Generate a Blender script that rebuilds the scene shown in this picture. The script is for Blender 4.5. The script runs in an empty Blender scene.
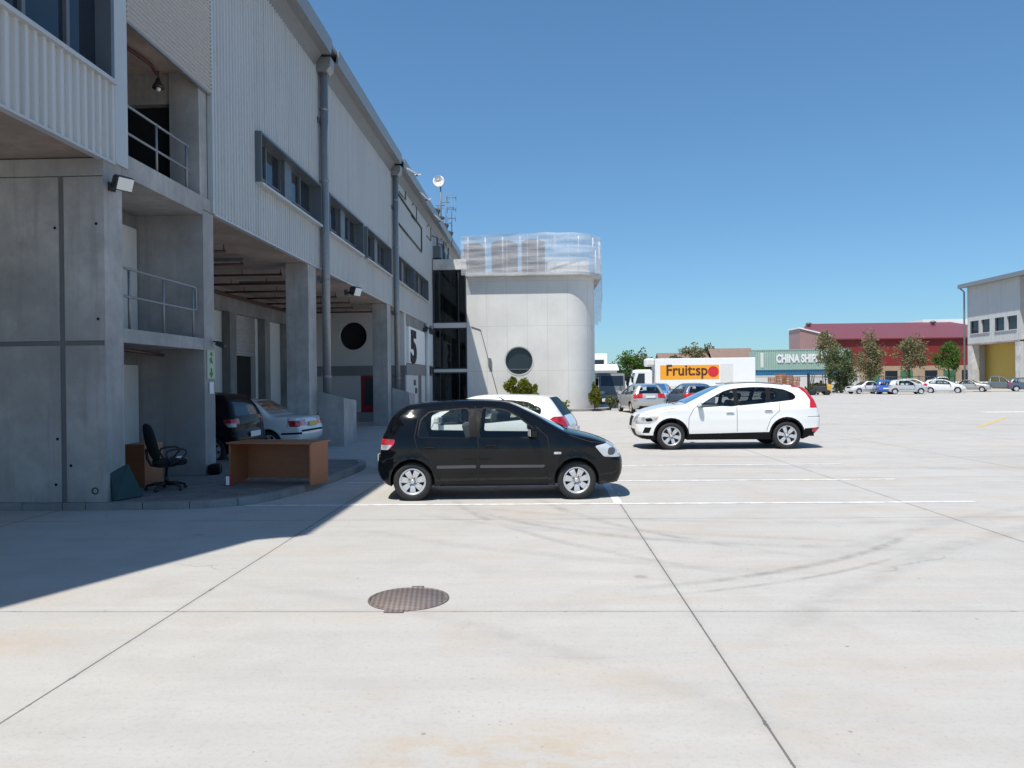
import bpy, bmesh, math, random
from mathutils import Vector, Matrix
from mathutils.geometry import delaunay_2d_cdt
S = bpy.context.scene
COL = S.collection
PI = math.pi
R = math.radians
random.seed(7)

# ------------------------------------------------------------------ materials
class NT:
    def __init__(s, name):
        s.m = bpy.data.materials.new(name); s.m.use_nodes = True
        s.t = s.m.node_tree; s.t.nodes.clear()
        s.out = s.n('ShaderNodeOutputMaterial')
    def n(s, typ, **kw):
        nd = s.t.nodes.new(typ)
        for k, v in kw.items(): setattr(nd, k, v)
        return nd
    def l(s, a, b): s.t.links.new(a, b)
    def put(s, sock, v):
        if v is None: return
        if hasattr(v, 'is_linked') or hasattr(v, 'links'): s.l(v, sock)
        else: sock.default_value = v
    def math(s, op, a, b=None, c=None, clamp=False):
        nd = s.n('ShaderNodeMath', operation=op); nd.use_clamp = clamp
        for i, v in enumerate((a, b, c)):
            if v is not None: s.put(nd.inputs[i], v)
        return nd.outputs[0]
    def mix(s, f, a, b, mode='MIX'):
        nd = s.n('ShaderNodeMix', data_type='RGBA', blend_type=mode)
        s.put(nd.inputs[0], f); s.put(nd.inputs[6], a); s.put(nd.inputs[7], b)
        return nd.outputs[2]
    def ramp(s, v, lo, hi, a=0.0, b=1.0):
        nd = s.n('ShaderNodeMapRange'); nd.clamp = True
        for i, x in enumerate((v, lo, hi, a, b)): s.put(nd.inputs[i], x)
        return nd.outputs[0]
    def coord(s, kind='Object'):
        return s.n('ShaderNodeTexCoord').outputs[kind]
    def pos(s):
        return s.n('ShaderNodeNewGeometry').outputs['Position']
    def mapping(s, vec, scale=(1, 1, 1), loc=(0, 0, 0), rot=(0, 0, 0)):
        nd = s.n('ShaderNodeMapping'); s.l(vec, nd.inputs[0])
        nd.inputs['Scale'].default_value = scale; nd.inputs['Location'].default_value = loc
        nd.inputs['Rotation'].default_value = rot
        return nd.outputs[0]
    def noise(s, vec, scale, detail=4, rough=.55, dist=0):
        nd = s.n('ShaderNodeTexNoise'); s.l(vec, nd.inputs['Vector'])
        nd.inputs['Scale'].default_value = scale; nd.inputs['Detail'].default_value = detail
        nd.inputs['Roughness'].default_value = rough; nd.inputs['Distortion'].default_value = dist
        return nd.outputs['Fac']
    def bump(s, h, strength=.3, dist=.02):
        nd = s.n('ShaderNodeBump'); nd.inputs['Strength'].default_value = strength
        nd.inputs['Distance'].default_value = dist; s.l(h, nd.inputs['Height'])
        return nd.outputs[0]
    def bsdf(s, col=None, rough=.6, metal=0., spec=None, coat=0., normal=None, coat_r=.03):
        b = s.n('ShaderNodeBsdfPrincipled')
        s.put(b.inputs['Base Color'], col if not isinstance(col, tuple) else (*col[:3], 1))
        s.put(b.inputs['Roughness'], rough); s.put(b.inputs['Metallic'], metal)
        if spec is not None: b.inputs['Specular IOR Level'].default_value = spec
        b.inputs['Coat Weight'].default_value = coat; b.inputs['Coat Roughness'].default_value = coat_r
        if normal is not None: s.l(normal, b.inputs['Normal'])
        s.l(b.outputs[0], s.out.inputs[0])
        return b
def c4(c): return (c[0], c[1], c[2], 1.0)

def mat_plain(name, col, rough=.6, metal=0., var=.12, scale=3., coat=0., spec=None):
    k = NT(name); p = k.coord()
    f = k.noise(p, scale, 5, .6)
    lo = tuple(max(0, x * (1 - var)) for x in col); hi = tuple(min(1, x * (1 + var)) for x in col)
    c = k.mix(f, c4(lo), c4(hi))
    r = k.ramp(k.noise(p, scale * 2.3, 3), .3, .7, max(0, rough - .07), min(1, rough + .07))
    k.bsdf(c, r, metal, spec, coat)
    return k.m

def mat_concrete(name, col, panel=None, holes=False, stain=.5, bump=.25):
    """board/steel shuttered concrete: blotches, drip streaks and pour lines"""
    k = NT(name); p = k.pos()
    big = k.noise(p, .55, 6, .62); mid = k.noise(p, 2.6, 6, .65); fine = k.noise(p, 38, 3, .6)
    streak = k.noise(k.mapping(p, (5, 5, .35)), 1.3, 5, .6)
    c = k.mix(k.ramp(big, .36, .64), c4([x * .70 for x in col]), c4([x * 1.2 for x in col]))
    c = k.mix(k.ramp(mid, .42, .66, 0, .6), c, c4([x * .70 for x in col]))
    c = k.mix(k.ramp(streak, .52, .70, 0, stain), c, c4([x * .60 for x in col]))
    c = k.mix(k.ramp(fine, .6, .75, 0, .3), c, c4([x * .6 for x in col]))
    pit = k.n('ShaderNodeTexVoronoi'); k.l(p, pit.inputs['Vector']); pit.inputs['Scale'].default_value = 9
    pits = k.ramp(pit.outputs['Distance'], .03, .07, 1, 0)
    c = k.mix(k.math('MULTIPLY', pits, .5), c, c4([x * .4 for x in col]))
    h = k.math('ADD', k.math('MULTIPLY', mid, .6), k.math('MULTIPLY', fine, .4))
    k.bsdf(c, .82, normal=k.bump(h, bump, .015))
    return k.m

def mat_sheet(name, col, var=.10, rough=.42):
    """painted profiled steel sheeting, rain-streaked"""
    k = NT(name); p = k.pos()
    big = k.noise(p, .4, 4, .6); streak = k.noise(k.mapping(p, (6, 6, .12)), 1.0, 5, .65)
    c = k.mix(big, c4([x * (1 - var) for x in col]), c4([x * (1 + var) for x in col]))
    c = k.mix(k.ramp(streak, .5, .72, 0, .5), c, c4([x * .66 for x in col]))
    spot = k.noise(k.mapping(p, (1, 1, .5)), 2.7, 6, .7)
    c = k.mix(k.ramp(spot, .60, .74, 0, .35), c, (.30, .24, .19, 1))
    k.bsdf(c, rough)
    return k.m

def mat_paint(name, col, metallic=0., flake=.0, rough=.38, coat=1.0, spec=None):
    k = NT(name); p = k.coord()
    dust = k.noise(p, 2.2, 5, .6)
    b = k.bsdf(c4(col), rough, metallic, spec, coat, None, .035)
    low = k.math('MULTIPLY', k.ramp(dust, .45, .75), .12)
    k.l(k.mix(low, c4(col), c4([(x * .85 + .03) for x in col])), b.inputs['Base Color'])
    b.inputs['Coat IOR'].default_value = 1.5
    return k.m

def mat_glass(name, tint=(.42, .47, .47), refl=1.0):
    k = NT(name)
    tr = k.n('ShaderNodeBsdfTransparent'); tr.inputs[0].default_value = c4(tint)
    gl = k.n('ShaderNodeBsdfGlossy'); gl.inputs['Roughness'].default_value = .015
    gl.inputs['Color'].default_value = (refl, refl, refl, 1)
    fr = k.n('ShaderNodeFresnel'); fr.inputs[0].default_value = 1.52
    mx = k.n('ShaderNodeMixShader')
    k.l(fr.outputs[0], mx.inputs[0]); k.l(tr.outputs[0], mx.inputs[1]); k.l(gl.outputs[0], mx.inputs[2])
    k.l(mx.outputs[0], k.out.inputs[0])
    return k.m

def mat_lamp(name, col):
    k = NT(name); p = k.coord()
    w = k.n('ShaderNodeTexVoronoi'); w.inputs['Scale'].default_value = 7; k.l(p, w.inputs['Vector'])
    c = k.mix(k.ramp(w.outputs['Distance'], .18, .55), c4([x * .45 for x in col]), c4(col))
    k.bsdf(c, .18, 0., .6, 1.0)
    return k.m

def mat_leaf(name, cols):
    k = NT(name); p = k.coord()
    oi = k.n('ShaderNodeNewGeometry').outputs['Random Per Island']
    c = k.mix(oi, c4(cols[0]), c4(cols[1]))
    c = k.mix(k.ramp(k.noise(p, .9, 3), .4, .65), c, c4(cols[2]))
    d = k.n('ShaderNodeBsdfDiffuse'); k.l(c, d.inputs[0])
    t = k.n('ShaderNodeBsdfTranslucent'); k.l(c, t.inputs[0])
    mx = k.n('ShaderNodeMixShader'); mx.inputs[0].default_value = .35
    k.l(d.outputs[0], mx.inputs[1]); k.l(t.outputs[0], mx.inputs[2]); k.l(mx.outputs[0], k.out.inputs[0])
    return k.m

def mat_ground():
    k = NT('yard_concrete'); p = k.pos()
    sx = k.n('ShaderNodeSeparateXYZ'); k.l(p, sx.inputs[0]); X, Y = sx.outputs[0], sx.outputs[1]
    col = (.478, .456, .424)
    big = k.noise(p, .22, 6, .6); mid = k.noise(p, 1.3, 7, .65); fine = k.noise(p, 30, 4, .65)
    band = k.noise(k.mapping(p, (.35, 3.2, 1)), 1.1, 6, .62)       # broom-finish bands across the bays
    c = k.mix(k.ramp(big, .3, .7), c4([x * .93 for x in col]), c4([x * 1.06 for x in col]))
    c = k.mix(k.ramp(band, .40, .70, 0, .5), c, c4([x * .82 for x in col]))
    c = k.mix(k.ramp(mid, .48, .72, 0, .6), c, (.385, .35, .32, 1))
    warm = k.noise(k.mapping(p, (.7, 1.6, 1), (3.1, 1.7, 0)), .8, 5, .6)
    c = k.mix(k.ramp(warm, .52, .72, 0, .65), c, (.47, .385, .30, 1))
    c = k.mix(k.ramp(fine, .52, .72, 0, .3), c, (.27, .25, .23, 1))
    grit = k.noise(p, 95, 2, .6); c = k.mix(k.ramp(grit, .62, .72, 0, .4), c, (.22, .2, .185, 1))
    for (bx, by, br, bs) in ((-.2, 3.55, 1.0, .8), (1.5, 4.2, .7, .35), (-3.6, 5.1, .8, .35), (3.4, 4.9, .7, .4)):   # tan clay stains left by puddles
        dx = k.math('SUBTRACT', X, bx); dy = k.math('MULTIPLY', k.math('SUBTRACT', Y, by), 2.6)
        dd = k.math('SQRT', k.math('ADD', k.math('MULTIPLY', dx, dx), k.math('MULTIPLY', dy, dy)))
        a = k.math('MULTIPLY', k.ramp(dd, br * .2, br, 1, 0), k.ramp(k.noise(k.mapping(p, (1, 2, 1)), 3.3, 6, .7), .42, .62))
        c = k.mix(k.math('MULTIPLY', a, bs), c, (.44, .34, .23, 1))
    # slab tint per panel
    ix = k.math('FLOOR', k.math('DIVIDE', k.math('SUBTRACT', X, 1.13), 3.95))
    iy = k.math('FLOOR', k.math('DIVIDE', k.math('SUBTRACT', Y, 1.94), 3.9))
    wn = k.n('ShaderNodeTexWhiteNoise', noise_dimensions='2D')
    cb = k.n('ShaderNodeCombineXYZ'); k.l(ix, cb.inputs[0]); k.l(iy, cb.inputs[1]); k.l(cb.outputs[0], wn.inputs['Vector'])
    c = k.mix(k.math('MULTIPLY', wn.outputs['Value'], .12), c, (.36, .345, .33, 1))
    # tyre scuffs: broken rubber arcs lying on the slab
    def ring(cx, cy, r, w, strength, y0=-99, y1=99, x0=-99, x1=99):
        dx = k.math('SUBTRACT', X, cx); dy = k.math('SUBTRACT', Y, cy)
        d = k.math('SQRT', k.math('ADD', k.math('MULTIPLY', dx, dx), k.math('MULTIPLY', dy, dy)))
        e = k.math('ABSOLUTE', k.math('SUBTRACT', d, r))
        a = k.ramp(e, w * .25, w, 1, 0)
        for (v, lo, hi) in ((X, x0, x1), (Y, y0, y1)):
            if lo > -90: a = k.math('MULTIPLY', a, k.ramp(v, lo, lo + .9))
            if hi < 90: a = k.math('MULTIPLY', a, k.ramp(v, hi - .9, hi, 1, 0))
        nz = k.ramp(k.noise(p, 3.1, 5, .7), .33, .62)
        return k.math('MULTIPLY', k.math('MULTIPLY', a, nz), strength)
    acc = None
    for g in [(-1.05, 12.75, 6.54, .085, .6, 6.0, 9.2, .5, 4.8), (-.75, 12.45, 6.42, .05, .45, 5.7, 8.9, .5, 3.9), (3.02, 12.52, 4.41, .12, .45, 7.6, 12, -1.4, 3.4), (6.38, 13.08, 6.62, .11, .4, 7.2, 12, -.6, 3.4), (6.1, 13.2, 7.6, .10, .36, 6.6, 12, -2, 3),
              (4.6, 17.5, 9.6, .13, .24, 6.0, 12, -1.9, 4.2), (4.6, 17.5, 9.2, .12, .2, 6.5, 12, -1.6, 4.2),
              (4.4, 17.2, 10.4, .15, .2, 5.5, 12, -2.6, 2.8), (3.5, 17.8, 8.4, .13, .2, 7, 13, -2, 6.5),
              (14, -4, 15.5, .2, .24, 5, 13, -1, 12), (15, -4.5, 17.2, .18, .22, 7, 14, 0, 12),
              (-6, -2, 9.3, .14, .14, 2, 8, -3, 4), (9, 42, 27, .35, .25, 14, 24, 2, 22), (9, 42, 25, .3, .22, 14, 24, 2, 22),
              (20, 60, 32, .5, .3, 26, 40, 6, 40)]:
        a = ring(*g)
        acc = a if acc is None else k.math('MAXIMUM', acc, a)
    c = k.mix(acc, c, (.17, .165, .16, 1))
    # oil and rust drops
    vo = k.n('ShaderNodeTexVoronoi'); vo.inputs['Scale'].default_value = .85; k.l(p, vo.inputs['Vector'])
    vo.inputs['Randomness'].default_value = 1
    drop = k.math('MULTIPLY', k.ramp(vo.outputs['Distance'], .045, .075, .45, 0), k.ramp(k.noise(p, .8, 2), .5, .6))
    c = k.mix(drop, c, (.20, .17, .15, 1))
    v2 = k.n('ShaderNodeTexVoronoi'); v2.inputs['Scale'].default_value = 3.3; k.l(p, v2.inputs['Vector'])
    drop2 = k.math('MULTIPLY', k.ramp(v2.outputs['Distance'], .03, .055, .7, 0), k.ramp(k.noise(p, 1.1, 2), .47, .53))
    c = k.mix(drop2, c, (.18, .16, .15, 1))
    v3 = k.n('ShaderNodeTexVoronoi'); v3.inputs['Scale'].default_value = 11; k.l(p, v3.inputs['Vector'])
    c = k.mix(k.math('MULTIPLY', k.ramp(v3.outputs['Distance'], .05, .09, .65, 0), k.ramp(k.noise(p, 1.7, 3), .46, .58)), c, (.2, .18, .165, 1))
    # hairline cracks
    vc = k.n('ShaderNodeTexVoronoi', feature='DISTANCE_TO_EDGE'); vc.inputs['Scale'].default_value = .33
    wob = k.n('ShaderNodeTexNoise'); k.l(p, wob.inputs['Vector']); wob.inputs['Scale'].default_value = 1.6; wob.inputs['Detail'].default_value = 6
    vm = k.n('ShaderNodeVectorMath', operation='MULTIPLY_ADD'); k.l(wob.outputs['Color'], vm.inputs[0]); vm.inputs[1].default_value = (.7, .7, 0); k.l(p, vm.inputs[2]); k.l(vm.outputs[0], vc.inputs['Vector'])
    crack = k.math('MULTIPLY', k.ramp(vc.outputs['Distance'], .0012, .003, .3, 0), k.ramp(k.noise(p, .33, 2), .56, .60))
    c = k.mix(crack, c, (.17, .155, .14, 1))
    # sawn joints, crumbled here and there
    def joint(v, off, pitch, w):
        t = k.math('FRACT', k.math('ADD', k.math('DIVIDE', k.math('SUBTRACT', v, off), pitch), .5))
        d = k.math('MULTIPLY', k.math('ABSOLUTE', k.math('SUBTRACT', t, .5)), pitch)
        rough = k.math('ADD', w, k.math('MULTIPLY', k.ramp(k.noise(p, 7, 4, .7), .56, .75), .012))
        return k.math('MULTIPLY', k.math('LESS_THAN', d, rough), 1.0), k.ramp(d, .0, .06, .35, 0)
    jx, sx_ = joint(X, 1.13, 3.95, .0065); jy, sy_ = joint(Y, 1.94, 3.9, .0045)
    soft = k.math('MULTIPLY', k.math('MAXIMUM', sx_, sy_), k.ramp(k.noise(p, 2, 3), .35, .6))
    c = k.mix(soft, c, (.30, .28, .26, 1))
    j = k.math('MAXIMUM', jx, jy)
    c = k.mix(k.math('MULTIPLY', j, .82), c, (.085, .08, .075, 1))
    hgt = k.math('SUBTRACT', k.math('ADD', k.math('MULTIPLY', fine, .5), k.math('MULTIPLY', mid, .5)), k.math('MULTIPLY', j, 1.0))
    k.bsdf(c, k.ramp(mid, .3, .7, .7, .9), normal=k.bump(hgt, .25, .01))
    return k.m

def mat_pavers():
    k = NT('brick_pavers'); p = k.pos()
    b = k.n('ShaderNodeTexBrick'); k.l(p, b.inputs[0]); b.inputs['Scale'].default_value = 1.0
    b.inputs['Brick Width'].default_value = .22; b.inputs['Row Height'].default_value = .11
    b.inputs['Mortar Size'].default_value = .006
    b.inputs['Color1'].default_value = (.17, .155, .15, 1); b.inputs['Color2'].default_value = (.26, .235, .22, 1)
    b.inputs['Mortar'].default_value = (.09, .085, .08, 1)
    c = k.mix(k.ramp(k.noise(p, 1.4, 5), .35, .7, 0, .5), b.outputs[0], (.15, .14, .135, 1))
    k.bsdf(c, .85, normal=k.bump(b.outputs['Fac'], -.4, .01))
    return k.m

def mat_line(name, col, wear=.5):
    """worn road paint: lets the slab colour through in flakes"""
    k = NT(name); p = k.pos()
    f = k.ramp(k.noise(p, 5.5, 6, .7), .42, .62)
    c = k.mix(k.math('MULTIPLY', f, wear), c4(col), (.45, .43, .41, 1))
    k.bsdf(c, .7)
    return k.m

def mat_net():
    k = NT('white_netting'); p = k.pos()
    wv = k.noise(k.mapping(p, (.7, .7, 7.5)), 1.3, 4, .6, .5)
    tr = k.n('ShaderNodeBsdfTransparent')
    d = k.n('ShaderNodeBsdfDiffuse'); d.inputs[0].default_value = (.80, .81, .83, 1)
    t = k.n('ShaderNodeBsdfTranslucent'); t.inputs[0].default_value = (.80, .82, .85, 1)
    m1 = k.n('ShaderNodeMixShader'); m1.inputs[0].default_value = .45
    k.l(d.outputs[0], m1.inputs[1]); k.l(t.outputs[0], m1.inputs[2])
    m2 = k.n('ShaderNodeMixShader'); s_ = k.n('ShaderNodeSeparateXYZ'); k.l(p, s_.inputs[0]); t = k.math('FRACT', k.math('DIVIDE', s_.outputs[0], 1.17)); sm = k.ramp(k.math('ABSOLUTE', k.math('SUBTRACT', t, .5)), .022, .035, .16, 0)
    k.l(k.math('ADD', k.ramp(wv, .36, .66, .44, .68), sm), m2.inputs[0])
    k.l(tr.outputs[0], m2.inputs[1]); k.l(m1.outputs[0], m2.inputs[2]); k.l(m2.outputs[0], k.out.inputs[0])
    return k.m

def mat_manhole():
    k = NT('rusty_cast_iron'); p = k.coord()
    ck = k.n('ShaderNodeTexChecker'); ck.inputs['Scale'].default_value = 34
    k.l(k.mapping(p, rot=(0, 0, R(38))), ck.inputs[0])
    c = k.mix(k.noise(p, 9, 5), (.12, .088, .076, 1), (.22, .17, .15, 1))
    c = k.mix(k.math('MULTIPLY', ck.outputs['Fac'], .45), c, (.38, .33, .31, 1))
    k.bsdf(c, .6, .3, normal=k.bump(ck.outputs['Fac'], .6, .006))
    return k.m

def mat_brick(name, a, b, mortar):
    k = NT(name); p = k.pos()
    w = k.n('ShaderNodeTexBrick'); k.l(k.mapping(p, rot=(R(90), 0, 0)), w.inputs[0])
    w.inputs['Scale'].default_value = 2.2
    for nm, v in (('Color1', a), ('Color2', b), ('Mortar', mortar)): w.inputs[nm].default_value = c4(v)
    k.bsdf(k.mix(k.ramp(k.noise(p, .7, 5), .3, .7, 0, .35), w.outputs[0], c4([x * .6 for x in a])), .85)
    return k.m

def mat_wood(name, a, b):
    k = NT(name); p = k.coord()
    w = k.noise(k.mapping(p, (3, 3, 34)), 1.6, 5, .6, .6)
    k.bsdf(k.mix(w, c4(a), c4(b)), .45)
    return k.m

M = dict(
    ground=mat_ground(), pavers=mat_pavers(), kerb=mat_concrete('kerb_stone', (.29, .28, .275)),
    line=mat_line('white_road_paint', (.78, .78, .77), .75), yline=mat_line('yellow_road_paint', (.6, .42, .08), .8),
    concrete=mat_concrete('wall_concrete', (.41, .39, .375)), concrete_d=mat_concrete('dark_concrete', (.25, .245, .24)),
    concrete_l=mat_concrete('pale_concrete', (.62, .605, .58), stain=.14, bump=.1),
    groove=mat_plain('shutter_groove', (.16, .155, .155), .9),
    sheet=mat_sheet('pale_grey_sheeting', (.51, .505, .495)), sheet2=mat_plain('louvre_sheeting', (.44, .42, .41), .5, 0, .05, .5),
    flash=mat_plain('grey_flashing', (.46, .47, .48), .4), galv=mat_plain('galvanised_steel', (.27, .275, .28), .42, .35, .2, 9),
    dgalv=mat_plain('grey_steel', (.16, .17, .18), .5, .3), dsteel=mat_plain('dark_steel', (.05, .052, .055), .5, .3),
    winframe=mat_plain('window_frame_grey', (.13, .15, .17), .45, .2), black=mat_plain('black_void', (.012, .012, .013), .9),
    plaster=mat_plain('off_white_plaster', (.60, .59, .57), .85, 0, .08, 1.2), band=mat_plain('grey_band', (.22, .22, .225), .8),
    white=mat_plain('white_paint', (.80, .80, .79), .5, 0, .04), offwhite=mat_plain('grimy_white', (.68, .67, .64), .6, 0, .12),
    soffit=mat_concrete('soffit_concrete', (.44, .345, .295)), rpipe=mat_plain('red_brown_pipe', (.10, .035, .03), .5),
    shutter=mat_plain('roller_shutter', (.42, .41, .40), .5, .2), reddoor=mat_plain('red_door', (.30, .012, .018), .5),
    dglass=None, tyre=mat_plain('tyre_rubber', (.018, .018, .019), .75, 0, .3, 12), rim=mat_plain('silver_alloy', (.62, .62, .63), .32, .55, .08, 6),
    rimdark=mat_plain('rim_shadow_black', (.015, .015, .016), .6), trim=mat_plain('black_plastic', (.012, .012, .013), .5, 0, .2, 8, 0, .08),
    strip=mat_plain('grey_side_moulding', (.075, .076, .08), .5), seam=mat_plain('panel_gap', (.006, .006, .007), .8), inter=mat_plain('dark_interior', (.035, .036, .04), .8),
    seatm=mat_plain('grey_upholstery', (.09, .09, .10), .9, 0, .2, 14),
    glass=mat_glass('car_glass', (.84, .89, .88)), gtint=mat_glass('tinted_glass', (.42, .46, .46)), gdim=mat_glass('dull_tinted_glass', (.16, .18, .18), .16),
    headl=mat_lamp('headlamp_lens', (.52, .54, .56)), taill=mat_lamp('tail_lamp_lens', (.55, .01, .015)),
    amber=mat_lamp('amber_lens', (.75, .30, .04)), plate=mat_plain('number_plate_white', (.75, .75, .73), .5, 0, .05),
    yplate=mat_plain('number_plate_yellow', (.75, .50, .12), .5, 0, .05),
    wood=mat_wood('orange_wood_veneer', (.29, .098, .042), (.43, .165, .075)), fabric=mat_plain('black_fabric', (.012, .012, .014), .95),
    blackpl=mat_plain('black_nylon', (.015, .015, .016), .45), green=mat_plain('dark_green_board', (.018, .055, .05), .6, 0, .2),
    manhole=mat_manhole(), net=mat_net(), redsheet=mat_sheet('red_sheeting', (.21, .025, .024)), redroof=mat_sheet('red_roof_sheeting', (.21, .045, .042)),
    pinkwall=mat_sheet('faded_pink_sheeting', (.34, .20, .19)), ochre=mat_plain('ochre_wall', (.52, .37, .09), .8),
    beige=mat_brick('beige_brick', (.42, .30, .20), (.36, .25, .16), (.40, .33, .26)), cgreen=mat_sheet('pale_green_container', (.33, .46, .39)), cblue=mat_sheet('blue_container', (.045, .17, .30)),
    orange=mat_plain('orange_sign', (.85, .36, .02), .5, 0, .04), brown=mat_plain('dark_brown_letter', (.09, .022, .012), .6), redspot=mat_plain('red_spot', (.62, .02, .03), .5),
    crate=mat_plain('orange_brown_crate', (.33, .13, .06), .7, 0, .35, 4), yellow=mat_paint('yellow_paint', (.65, .34, .03)),
    tank=mat_plain('grey_brown_tank', (.085, .075, .072), .6), rooft=mat_plain('brown_roof_tile', (.22, .15, .12), .9, 0, .25, 2),
    leaf_a=mat_leaf('dusty_leaf', ((.17, .165, .08), (.29, .27, .14), (.23, .205, .12))), leaf_b=mat_leaf('green_leaf', ((.07, .13, .03), (.13, .21, .05), (.09, .15, .04))),
    leaf_c=mat_leaf('dark_leaf', ((.10, .13, .06), (.18, .21, .10), (.14, .16, .08))), leaf_y=mat_leaf('yellow_green_leaf', ((.12, .14, .02), (.24, .25, .04), (.15, .17, .04))),
    bark=mat_plain('bark', (.10, .075, .055), .9, 0, .3, 8), signgreen=mat_plain('exit_sign_green', (.42, .50, .36), .6), signdark=mat_plain('sign_dark_green', (.05, .16, .07), .6),
)
def mat_dark_glass():
    k = NT('dark_building_glass'); p = k.pos()
    k.bsdf(k.mix(k.noise(p, .6, 2), (.012, .018, .026, 1), (.025, .034, .045, 1)), .04, 0, .5, normal=k.bump(k.noise(p, .7, 2), .02, .05))
    return k.m
M['dglass'] = mat_dark_glass()
def mat_lit_lens():
    k = NT('floodlight_lens'); k.bsdf((.75, .74, .70), .15, 0, .6, 1.0); return k.m
M['lens'] = mat_lit_lens()

# ------------------------------------------------------------------ mesh builder
class MB:
    def __init__(s): s.bm = bmesh.new(); s.mats = [None]
    def mi(s, m):
        if m is None: return 0
        if m not in s.mats: s.mats.append(m)
        return s.mats.index(m)
    def face(s, co, m=None):
        f = s.bm.faces.new([s.bm.verts.new(c) for c in co]); f.material_index = s.mi(m); return f
    def box(s, x0, y0, z0, x1, y1, z1, m=None, bev=0.):
        vs = [s.bm.verts.new((x, y, z)) for x in (x0, x1) for y in (y0, y1) for z in (z0, z1)]
        fs = [s.bm.faces.new([vs[i] for i in q]) for q in ((0, 1, 3, 2), (4, 6, 7, 5), (0, 4, 5, 1), (2, 3, 7, 6), (0, 2, 6, 4), (1, 5, 7, 3))]
        for f in fs: f.material_index = s.mi(m)
        if bev:
            r = bmesh.ops.bevel(s.bm, geom=list({e for f in fs for e in f.edges}), offset=bev, segments=2, profile=.5, affect='EDGES', clamp_overlap=True)
            for f in r['faces']: f.material_index = s.mi(m)
        return s
    def rbox(s, c, size, rot=(0, 0, 0), m=None, bev=0.):
        n0 = len(s.bm.verts); b = MB(); b.box(-size[0] / 2, -size[1] / 2, -size[2] / 2, size[0] / 2, size[1] / 2, size[2] / 2, None, bev)
        mt = Matrix.Translation(c) @ (Matrix.Rotation(rot[2], 4, 'Z') @ Matrix.Rotation(rot[1], 4, 'Y') @ Matrix.Rotation(rot[0], 4, 'X'))
        s.join(b, mt, m); return s
    def join(s, o, mt=Matrix(), m=None):
        mp = {v: s.bm.verts.new(mt @ v.co) for v in o.bm.verts}
        for f in o.bm.faces:
            g = s.bm.faces.new([mp[v] for v in f.verts]); g.smooth = f.smooth
            g.material_index = s.mi(m) if m is not None else s.mi(o.mats[f.material_index])
        o.bm.free(); return s
    def tube(s, pts, r, n=8, m=None, caps=True, closed=False):
        pts = [Vector(p) for p in pts]; rings = []; N = len(pts)
        rr = r if isinstance(r, (list, tuple)) else [r] * N
        prev = None
        for i, p in enumerate(pts):
            if closed: d = pts[(i + 1) % N] - pts[i - 1]
            else: d = (pts[min(i + 1, N - 1)] - pts[max(i - 1, 0)])
            d.normalize()
            if prev is None:
                a = Vector((0, 0, 1)) if abs(d.z) < .9 else Vector((1, 0, 0)); u = d.cross(a).normalized()
            else:
                u = (prev - d * prev.dot(d)); u = u.normalized() if u.length > 1e-6 else d.orthogonal().normalized()
            prev = u; v = d.cross(u)
            rings.append([s.bm.verts.new(p + (u * math.cos(2 * PI * k / n) + v * math.sin(2 * PI * k / n)) * rr[i]) for k in range(n)])
        seq = list(zip(rings, rings[1:] + ([rings[0]] if closed else [])))
        if not closed: seq = list(zip(rings[:-1], rings[1:]))
        for a, b in seq:
            for k in range(n):
                f = s.bm.faces.new((a[k], a[(k + 1) % n], b[(k + 1) % n], b[k])); f.smooth = True; f.material_index = s.mi(m)
        if caps and not closed:
            for q in (rings[0][::-1], rings[-1]):
                f = s.bm.faces.new(q); f.material_index = s.mi(m)
        return s
    def lathe(s, prof, n=32, axis='Z', c=(0, 0, 0), m=None, smooth=True):
        """prof: (radius, height)"""
        c = Vector(c); rings = []
        def P(r, h, a):
            x, y = r * math.cos(a), r * math.sin(a)
            return c + (Vector((x, y, h)) if axis == 'Z' else Vector((x, h, y)) if axis == 'Y' else Vector((h, x, y)))
        for r, h in prof:
            rings.append([s.bm.verts.new(P(r, h, 2 * PI * k / n)) for k in range(n)] if r > 1e-5 else [s.bm.verts.new(P(0, h, 0))])
        for a, b in zip(rings[:-1], rings[1:]):
            for k in range(n):
                q = []
                for v in (a[k % len(a)], a[(k + 1) % len(a)], b[(k + 1) % len(b)], b[k % len(b)]):
                    if v not in q: q.append(v)
                if len(q) >= 3:
                    f = s.bm.faces.new(q); f.smooth = smooth; f.material_index = s.mi(m)
        return s
    def prism(s, poly, z0, z1, m=None, axis='Z'):
        def P(a, b, h): return (a, b, h) if axis == 'Z' else (a, h, b) if axis == 'Y' else (h, a, b)
        lo = [s.bm.verts.new(P(a, b, z0)) for a, b in poly]; hi = [s.bm.verts.new(P(a, b, z1)) for a, b in poly]
        n = len(poly); fs = [s.bm.faces.new(lo[::-1]), s.bm.faces.new(hi)]
        for i in range(n): fs.append(s.bm.faces.new((lo[i], lo[(i + 1) % n], hi[(i + 1) % n], hi[i])))
        for f in fs: f.material_index = s.mi(m)
        return s
    def sphere(s, c, r, m=None, u=12, v=8, sc=(1, 1, 1)):
        b = MB(); bmesh.ops.create_uvsphere(b.bm, u_segments=u, v_segments=v, radius=r)
        for f in b.bm.faces: f.smooth = True
        s.join(b, Matrix.Translation(c) @ Matrix.Diagonal((*sc, 1)), m); return s
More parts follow.
